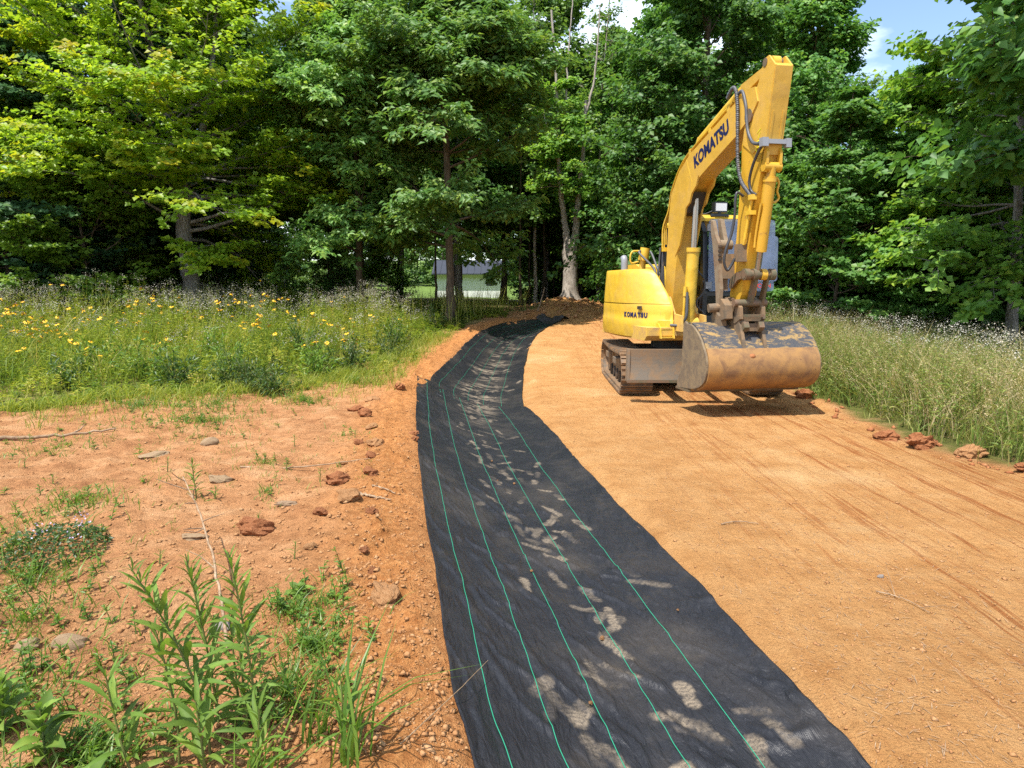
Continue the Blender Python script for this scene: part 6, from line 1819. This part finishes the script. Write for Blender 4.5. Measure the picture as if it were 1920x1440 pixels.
# low lilac-flowered mound
root = tag(empty('flowering_weed', (-2.73, 3.88, float(terrain(-2.73, 3.88)) - 0.01)), 'low dark-leaved mound dotted with pale lilac flowers at left', 'weed')
rg = np.random.default_rng(44)
N = 900
a, q = rg.uniform(0, 6.28, N), np.sqrt(rg.uniform(0, 1, N)) * 0.30
pos = np.stack([np.cos(a) * q, np.sin(a) * q, rg.uniform(0.3, 1.0, N) * 0.15 * np.sqrt(1 - (q / 0.31) ** 2)], -1)
V, F = leaf_arrays(pos, np.stack([np.cos(a), np.sin(a), np.full(N, 0.1)], -1) + rg.normal(0, 0.7, (N, 3)), rg.normal(0, 0.4, (N, 3)) + np.array([0, 0, 1.0]), rg.uniform(0.02, 0.042, N), 0.018)
link('foliage', mesh_np('foliage', V, [F], False, {'rnd': np.repeat(rg.uniform(0, 0.8, N), 4)}), root, GR_BLUE)
M_lilac, nt, lk, p = new_mat('lilac_floret')
p.inputs['Base Color'].default_value = (0.36, 0.30, 0.42, 1)
N = 70
cl = rg.normal(0, 0.14, (9, 2))
pk = cl[rg.integers(0, 9, N)] + rg.normal(0, 0.025, (N, 2))
pos = np.c_[pk, 0.13 + rg.uniform(-0.01, 0.03, N)]
V, F = leaf_arrays(pos, rg.normal(0, 1, (N, 3)), rg.normal(0, 0.4, (N, 3)) + np.array([0, 0, 1.0]), 0.014, 0.010)
tag(link('florets', mesh_np('florets', V, [F]), root, M_lilac), kind='stuff')
# long arching grass blades beside the fabric, and dry stalks
for k, (x, y, n_, h_, lab) in enumerate([(-0.52, 1.98, 26, 0.42, 'clump of long arching grass blades in the foreground beside the fabric'), (-0.66, 2.12, 18, 0.30, 'shorter grass clump left of the long arching blades'), (-0.80, 1.93, 20, 0.34, 'grass clump at the bottom edge under the lance-leaved weeds')]):
    rg = np.random.default_rng(400 + k)
    a = rg.normal(0.6, 1.3, n_)
    V, Q, T_ = blade_arrays(np.c_[rg.normal(0, 0.03, (n_, 2)), np.zeros(n_)], np.stack([np.cos(a), np.sin(a)], -1), h_ * rg.uniform(0.5, 1.15, n_), rg.uniform(0.007, 0.012, n_), rg.uniform(0.3, 1.1, n_), rg)
    me = mesh_np('grass_clump', V, [Q, T_], False, {'rnd': np.repeat(rg.uniform(0.1, 0.7, n_), 7)})
    o = tag(link('grass_clump', me, None, GR_LUSH), lab, 'grass clump', 'grass clumps in the foreground')
    o.location = (x, y, float(terrain(x, y)) - 0.005)
def stick(name, label, pts, r, mat, cat='stick', twigs=0, seed=0, group=None):
    rg = np.random.default_rng(seed)
    b = np.array([pts[0][0], pts[0][1], float(terrain(pts[0][0], pts[0][1]))])
    P = np.array([(x, y, float(terrain(x, y)) + z) for x, y, z in pts]) - b
    P = smooth_path(P, 8)
    P = P + rg.normal(0, r * 0.3, P.shape)
    ac_ = Acc()
    ac_.tube(P, np.linspace(r, r * 0.45, len(P)), 6)
    o = tag(link(name, ac_.mesh(name, True), None, mat), label, cat, group)
    o.location = b
    for k in range(twigs):
        q = P[rg.integers(len(P) // 4, len(P) - 1)]
        d = rg.normal(0, 1, 3)
        d[2] = abs(d[2]) * 0.7 + 0.3
        d = unit(d) * rg.uniform(0.08, 0.2)
        V, F = tube_arrays(np.array([q, q + d * 0.5 + rg.normal(0, 0.01, 3), q + d]), np.array([r * 0.5, r * 0.4, r * 0.2]), 5)
        link('twig', mesh_np('twig', V, [F], True), o, mat)
    return o
stick('dry_stalk', 'dry grey branched stalk leaning up behind the lance-leaved weeds', [(-1.22, 2.75, 0.02), (-1.45, 3.2, 0.16), (-1.75, 3.7, 0.30), (-1.98, 4.0, 0.42)], 0.008, M_wood_dead, 'dead stalk', 9, 1)
stick('stick', 'long bleached stick lying on the clay at the left edge', [(-5.0, 6.5, 0.02), (-4.6, 6.75, 0.03), (-4.15, 7.05, 0.02)], 0.022, M_wood_dead, twigs=1, seed=2)
stick('stick', 'thin straight twig lying across the middle of the bare clay', [(-2.35, 5.75, 0.015), (-1.9, 5.78, 0.02), (-1.25, 5.86, 0.015)], 0.009, M_wood_dead, seed=3)
stick('stick', 'pair of pale split twigs near the fabric edge, lower one', [(-1.12, 4.86, 0.012), (-1.0, 4.80, 0.015), (-0.88, 4.76, 0.012)], 0.012, M_wood_dead, seed=4)
stick('stick', 'pair of pale split twigs near the fabric edge, upper one', [(-1.05, 4.98, 0.012), (-0.95, 4.95, 0.014), (-0.86, 4.90, 0.012)], 0.008, M_wood_dead, seed=5)
stick('stick', 'fallen pale branch below the forked tree', [(0.85, 23.0, 0.02), (1.0, 23.25, 0.35), (1.1, 23.5, 0.7)], 0.03, M_wood_dead, seed=6)
stick('stick', 'bent twig lying on the near right of the track', [(1.92, 3.42, 0.01), (2.02, 3.32, 0.015), (2.06, 3.18, 0.012)], 0.0035, M_wood_dead, twigs=3, seed=7)
stick('stick', 'short brown stick in the middle of the track', [(1.42, 4.46, 0.01), (1.55, 4.50, 0.012), (1.68, 4.48, 0.01)], 0.005, M_wood_dead, seed=8)
stick('straw', 'single pale straw reaching from the clay onto the near fabric', [(-0.36, 2.02, 0.02), (-0.22, 2.35, 0.06), (-0.10, 2.68, 0.10)], 0.0022, M_stone_tan, 'straw', 0, 9)

# ---------------------------------------------------------------- stones and clods
def lump(seed, sub=3, rough=0.22, sc=1.6):
    bm = bmesh.new()
    bmesh.ops.create_icosphere(bm, subdivisions=sub, radius=1.0)
    rg = np.random.default_rng(seed)
    o = rg.uniform(-50, 50, 3)
    for v in bm.verts:
        c = v.co
        n = float(fbm(c.x * sc + o[0], c.y * sc + c.z * 1.3 * sc + o[1], seed, 4)) + 0.6 * float(fbm(c.z * sc * 1.7 + o[2], c.x * sc * 1.7 - c.y, seed + 3, 3))
        v.co = c * (1 + rough * 1.7 * n)
    me = bpy.data.meshes.new('stone')
    bm.to_mesh(me)
    bm.free()
    for p_ in me.polygons:
        p_.use_smooth = True
    try:
        me.set_sharp_from_angle(angle=math.radians(28))
    except Exception:
        pass
    return me
def stone(name, label, x, y, size, mat, seed, rz=0.0, rough=0.22, sink=0.25, cat='stone', group=None, sub=3):
    me = lump(seed, sub, rough)
    o = tag(link(name, me, None, mat), label, cat, group)
    o.location = (x, y, float(terrain(x, y)) + size[2] * (1 - 2 * sink))
    o.scale = size
    o.rotation_euler = (0.1 * (seed % 3 - 1), 0.12 * (seed % 4 - 1.5), rz)
    return o
stone('clay_clod', 'big dark red clay clod alone on the bare ground', -1.70, 4.33, (0.115, 0.075, 0.062), M_clod, 51, 0.1, 0.30, 0.22, 'clod', sub=4)
stone('clay_clod', 'long tan clay clod with a dark broken end near the fabric', -0.625, 3.19, (0.058, 0.115, 0.052), M_clod_tan, 2, 0.35, 0.28, 0.28, 'clod', sub=4)
stone('fieldstone', 'rounded tan stone at the left, half sunk in the clay', -1.95, 2.82, (0.075, 0.055, 0.042), M_stone_tan, 3, 0.3, 0.16, 0.36)
stone('fieldstone', 'small rounded yellow stone beyond the flat pale slab', -2.97, 6.58, (0.085, 0.07, 0.055), M_stone_tan, 4, 0.2, 0.14, 0.3)
stone('fieldstone', 'flat pale slab of rock flush with the clay, left of middle', -3.25, 6.08, (0.12, 0.09, 0.04), M_stone_tan, 5, 0.4, 0.26, 0.40)
stone('fieldstone', 'thin pale stone slab under the dry grey stalk', -2.02, 4.16, (0.085, 0.055, 0.025), M_stone_tan, 6, 0.25, 0.26, 0.36)
stone('fieldstone', 'grey flat stone tilted beside the long twig', -2.35, 5.35, (0.10, 0.06, 0.03), M_stone_tan, 7, 0.1, 0.26, 0.38)
stone('fieldstone', 'grey angular stone just behind the rightmost lance-leaved weed', -1.35, 2.98, (0.055, 0.04, 0.03), M_stone_grey, 8, 0.7, 0.2, 0.3)
stone('fieldstone', 'tan stone lying left of the rounded one near the corner', -2.12, 2.80, (0.05, 0.045, 0.035), M_stone_tan, 9, 1.2, 0.2, 0.3)
stone('wood_chunk', 'grey chunk of weathered wood behind the red clod', -1.63, 4.80, (0.085, 0.032, 0.022), M_wood_dead, 10, 0.15, 0.2, 0.2, 'wood')
stone('clay_clod', 'large orange clay clod at the right track edge under the grass', 4.13, 6.75, (0.14, 0.10, 0.085), M_clod, 11, 0.4, 0.36, 0.3, 'clod', sub=4)
stone('clay_clod', 'tan clay clod right of the large orange one at the track edge', 4.38, 6.35, (0.12, 0.085, 0.07), M_clod_tan, 12, 0.1, 0.32, 0.3, 'clod', sub=4)
stone('clay_clod', 'low red clay clod left of the large orange one at the track edge', 3.98, 7.10, (0.13, 0.10, 0.06), M_clod, 13, 0.9, 0.34, 0.3, 'clod', sub=4)
stone('clay_clod', 'red clay clod furthest right at the track edge', 4.52, 5.78, (0.12, 0.09, 0.055), M_clod, 14, 0.2, 0.34, 0.3, 'clod', sub=4)
stone('clay_clod', 'clay lump beside the right excavator track', 4.30, 9.9, (0.12, 0.12, 0.10), M_clod, 15, 0.2, 0.34, 0.3, 'clod')
stone('fieldstone', 'small grey stone lying on the near right of the track', 2.05, 3.62, (0.020, 0.015, 0.010), M_stone_grey, 16, 0.2, 0.2, 0.2)
small = [(-1.35, 6.6, 0.085), (-1.3, 6.15, 0.055), (-1.5, 6.55, 0.05), (-1.15, 5.4, 0.065), (-1.38, 5.25, 0.10), (-1.15, 4.7, 0.075), (-0.95, 4.45, 0.05), (-1.32, 4.55, 0.06), (-1.05, 7.2, 0.06), (-1.75, 8.0, 0.10), (-1.55, 7.4, 0.06), (-2.0, 8.6, 0.09), (-1.9, 9.2, 0.11), (-1.65, 9.9, 0.10), (-1.2, 3.9, 0.04), (-0.85, 3.75, 0.035), (-1.5, 5.9, 0.05), (-0.6, 2.25, 0.045), (-0.75, 3.5, 0.03), (-1.0, 6.9, 0.05)]
small.sort(key=lambda q: q[1])
for k, (x, y, s_) in enumerate(small):
    stone('clay_clod', 'small clay clod beside the left edge of the fabric, %s nearest the camera' % ORD[k], x, y, (s_, s_ * 0.75, s_ * 0.55), M_clod if k % 3 else M_clod_tan, 20 + k, k * 1.1, 0.36, 0.3, 'clod', 'small clods beside the fabric')
# crumbs of clay too many to count
def crumbs(name, label, xy, sizes, mat, seed):
    rg = np.random.default_rng(seed)
    base = np.array([(1, 0, 0), (-1, 0, 0), (0, 1, 0), (0, -1, 0), (0, 0, 1), (0, 0, -1)], float)
    tri = np.array([(0, 2, 4), (2, 1, 4), (1, 3, 4), (3, 0, 4), (2, 0, 5), (1, 2, 5), (3, 1, 5), (0, 3, 5)])
    N = len(xy)
    j = base[None] * rg.uniform(0.6, 1.35, (N, 6, 1)) + rg.normal(0, 0.15, (N, 6, 3))
    ca, sa = np.cos(rg.uniform(0, 6.28, N)), np.sin(rg.uniform(0, 6.28, N))
    j[..., 2] *= 0.65
    X = j[..., 0] * ca[:, None] - j[..., 1] * sa[:, None]
    Y = j[..., 0] * sa[:, None] + j[..., 1] * ca[:, None]
    z = terrain(xy[:, 0], xy[:, 1])
    V = np.stack([xy[:, 0:1] + X * sizes[:, None], xy[:, 1:2] + Y * sizes[:, None], z[:, None] + (j[..., 2] + 0.25) * sizes[:, None]], -1).reshape(-1, 3)
    F = (np.arange(N)[:, None, None] * 6 + tri[None]).reshape(-1, 3)
    return tag(link(name, mesh_np(name, V, [F]), None, mat), label, 'clay crumbs', None, 'stuff')
def sample_y(n, y0, y1):
    u = rng.uniform(0, 1, n)
    return 1 / (1 / y0 + u * (1 / y1 - 1 / y0))
n_ = 7500
y = sample_y(n_, 2.0, 14)
x = np.interp(y, SL[:, 1], SL[:, 0]) - 0.02 - np.abs(rng.normal(0, 0.42, n_))
crumbs('clay_crumbs', 'loose orange crumbs of clay along the left edge of the fabric', np.stack([x, y], -1), 0.003 + 0.013 * rng.random(n_) ** 8, M_clod_tan, 501)
n_ = 11000
y = sample_y(n_, 2.0, 12)
x = np.interp(y, SL[:, 1], SL[:, 0]) - 0.3 - rng.uniform(0, 1, n_) * (0.6 * y)
crumbs('clay_crumbs', 'small crumbs and pebbles over the bare clay at left', np.stack([x, y], -1), 0.003 + 0.015 * rng.random(n_) ** 5, M_clod_tan, 502)
n_ = 8000
y = sample_y(n_, 2.0, 16)
xr_ = np.interp(y, SR[:, 1], SR[:, 0])
x = xr_ + 0.03 + rng.uniform(0, 1, n_) * (road_edge(y) - xr_)
crumbs('clay_crumbs', 'fine crumbs of clay on the driven track', np.stack([x, y], -1), 0.0025 + 0.009 * rng.random(n_) ** 5, M_clod_tan, 503)
n_ = 260
y = sample_y(n_, 4, 22)
x = road_edge(y) + rng.normal(-0.02, 0.12, n_)
crumbs('clay_crumbs', 'broken red clay along the grass edge of the track', np.stack([x, y], -1), 0.008 + 0.05 * rng.random(n_) ** 4, M_clod, 504)
n_ = 900
x, y = rng.normal(2.6, 1.6, n_), rng.normal(24.0, 1.3, n_)
crumbs('clay_crumbs', 'rough clay lumps on the spoil heap by the forked tree', np.stack([x, y], -1), 0.02 + 0.10 * rng.random(n_) ** 4, M_clod_tan, 505)
# chopped straw and root hairs pressed into the track
n_ = 3200
y = sample_y(n_, 2.1, 11)
xr_ = np.interp(y, SR[:, 1], SR[:, 0])
x = np.where(rng.random(n_) < 0.55, rng.normal(2.0, 0.55, n_), xr_ + 0.1 + rng.uniform(0, 1, n_) * (road_edge(y) - xr_ - 0.2))
a = rng.uniform(0, 6.28, n_)
pos = np.stack([x, y, terrain(x, y) + 0.004], -1)
V, F = leaf_arrays(pos, np.stack([np.cos(a), np.sin(a), rng.normal(0.05, 0.12, n_)], -1), np.stack([0 * a, 0 * a, 1 + 0 * a], -1), 0.012 + 0.06 * rng.random(n_) ** 2, 0.0032, 0.1, 0.02)
tag(link('chopped_straw', mesh_np('chopped_straw', V, [F]), None, M_wood_dead), 'bits of straw and root pressed into the track', 'straw', None, 'stuff')
# small pebbles lying on the fabric
for k, (px_, py_) in enumerate(sorted([(0.02, 5.9), (-0.13, 6.0), (0.12, 4.0), (0.33, 2.65), (0.60, 2.12), (0.86, 3.35), (0.45, 3.2), (-0.2, 6.7)], key=lambda q: q[1])):
    me = lump(700 + k, 2, 0.25)
    o = tag(link('pebble', me, None, M_clod_tan), 'tiny orange clay pebble lying on the black fabric, %s nearest the camera' % ORD[k], 'pebble', 'pebbles on the fabric')
    s_ = 0.007 + 0.003 * (k % 3)
    o.scale = (s_, s_, s_ * 0.8)
    o.location = (px_, py_, float(terrain(px_, py_, False)) + 0.034)
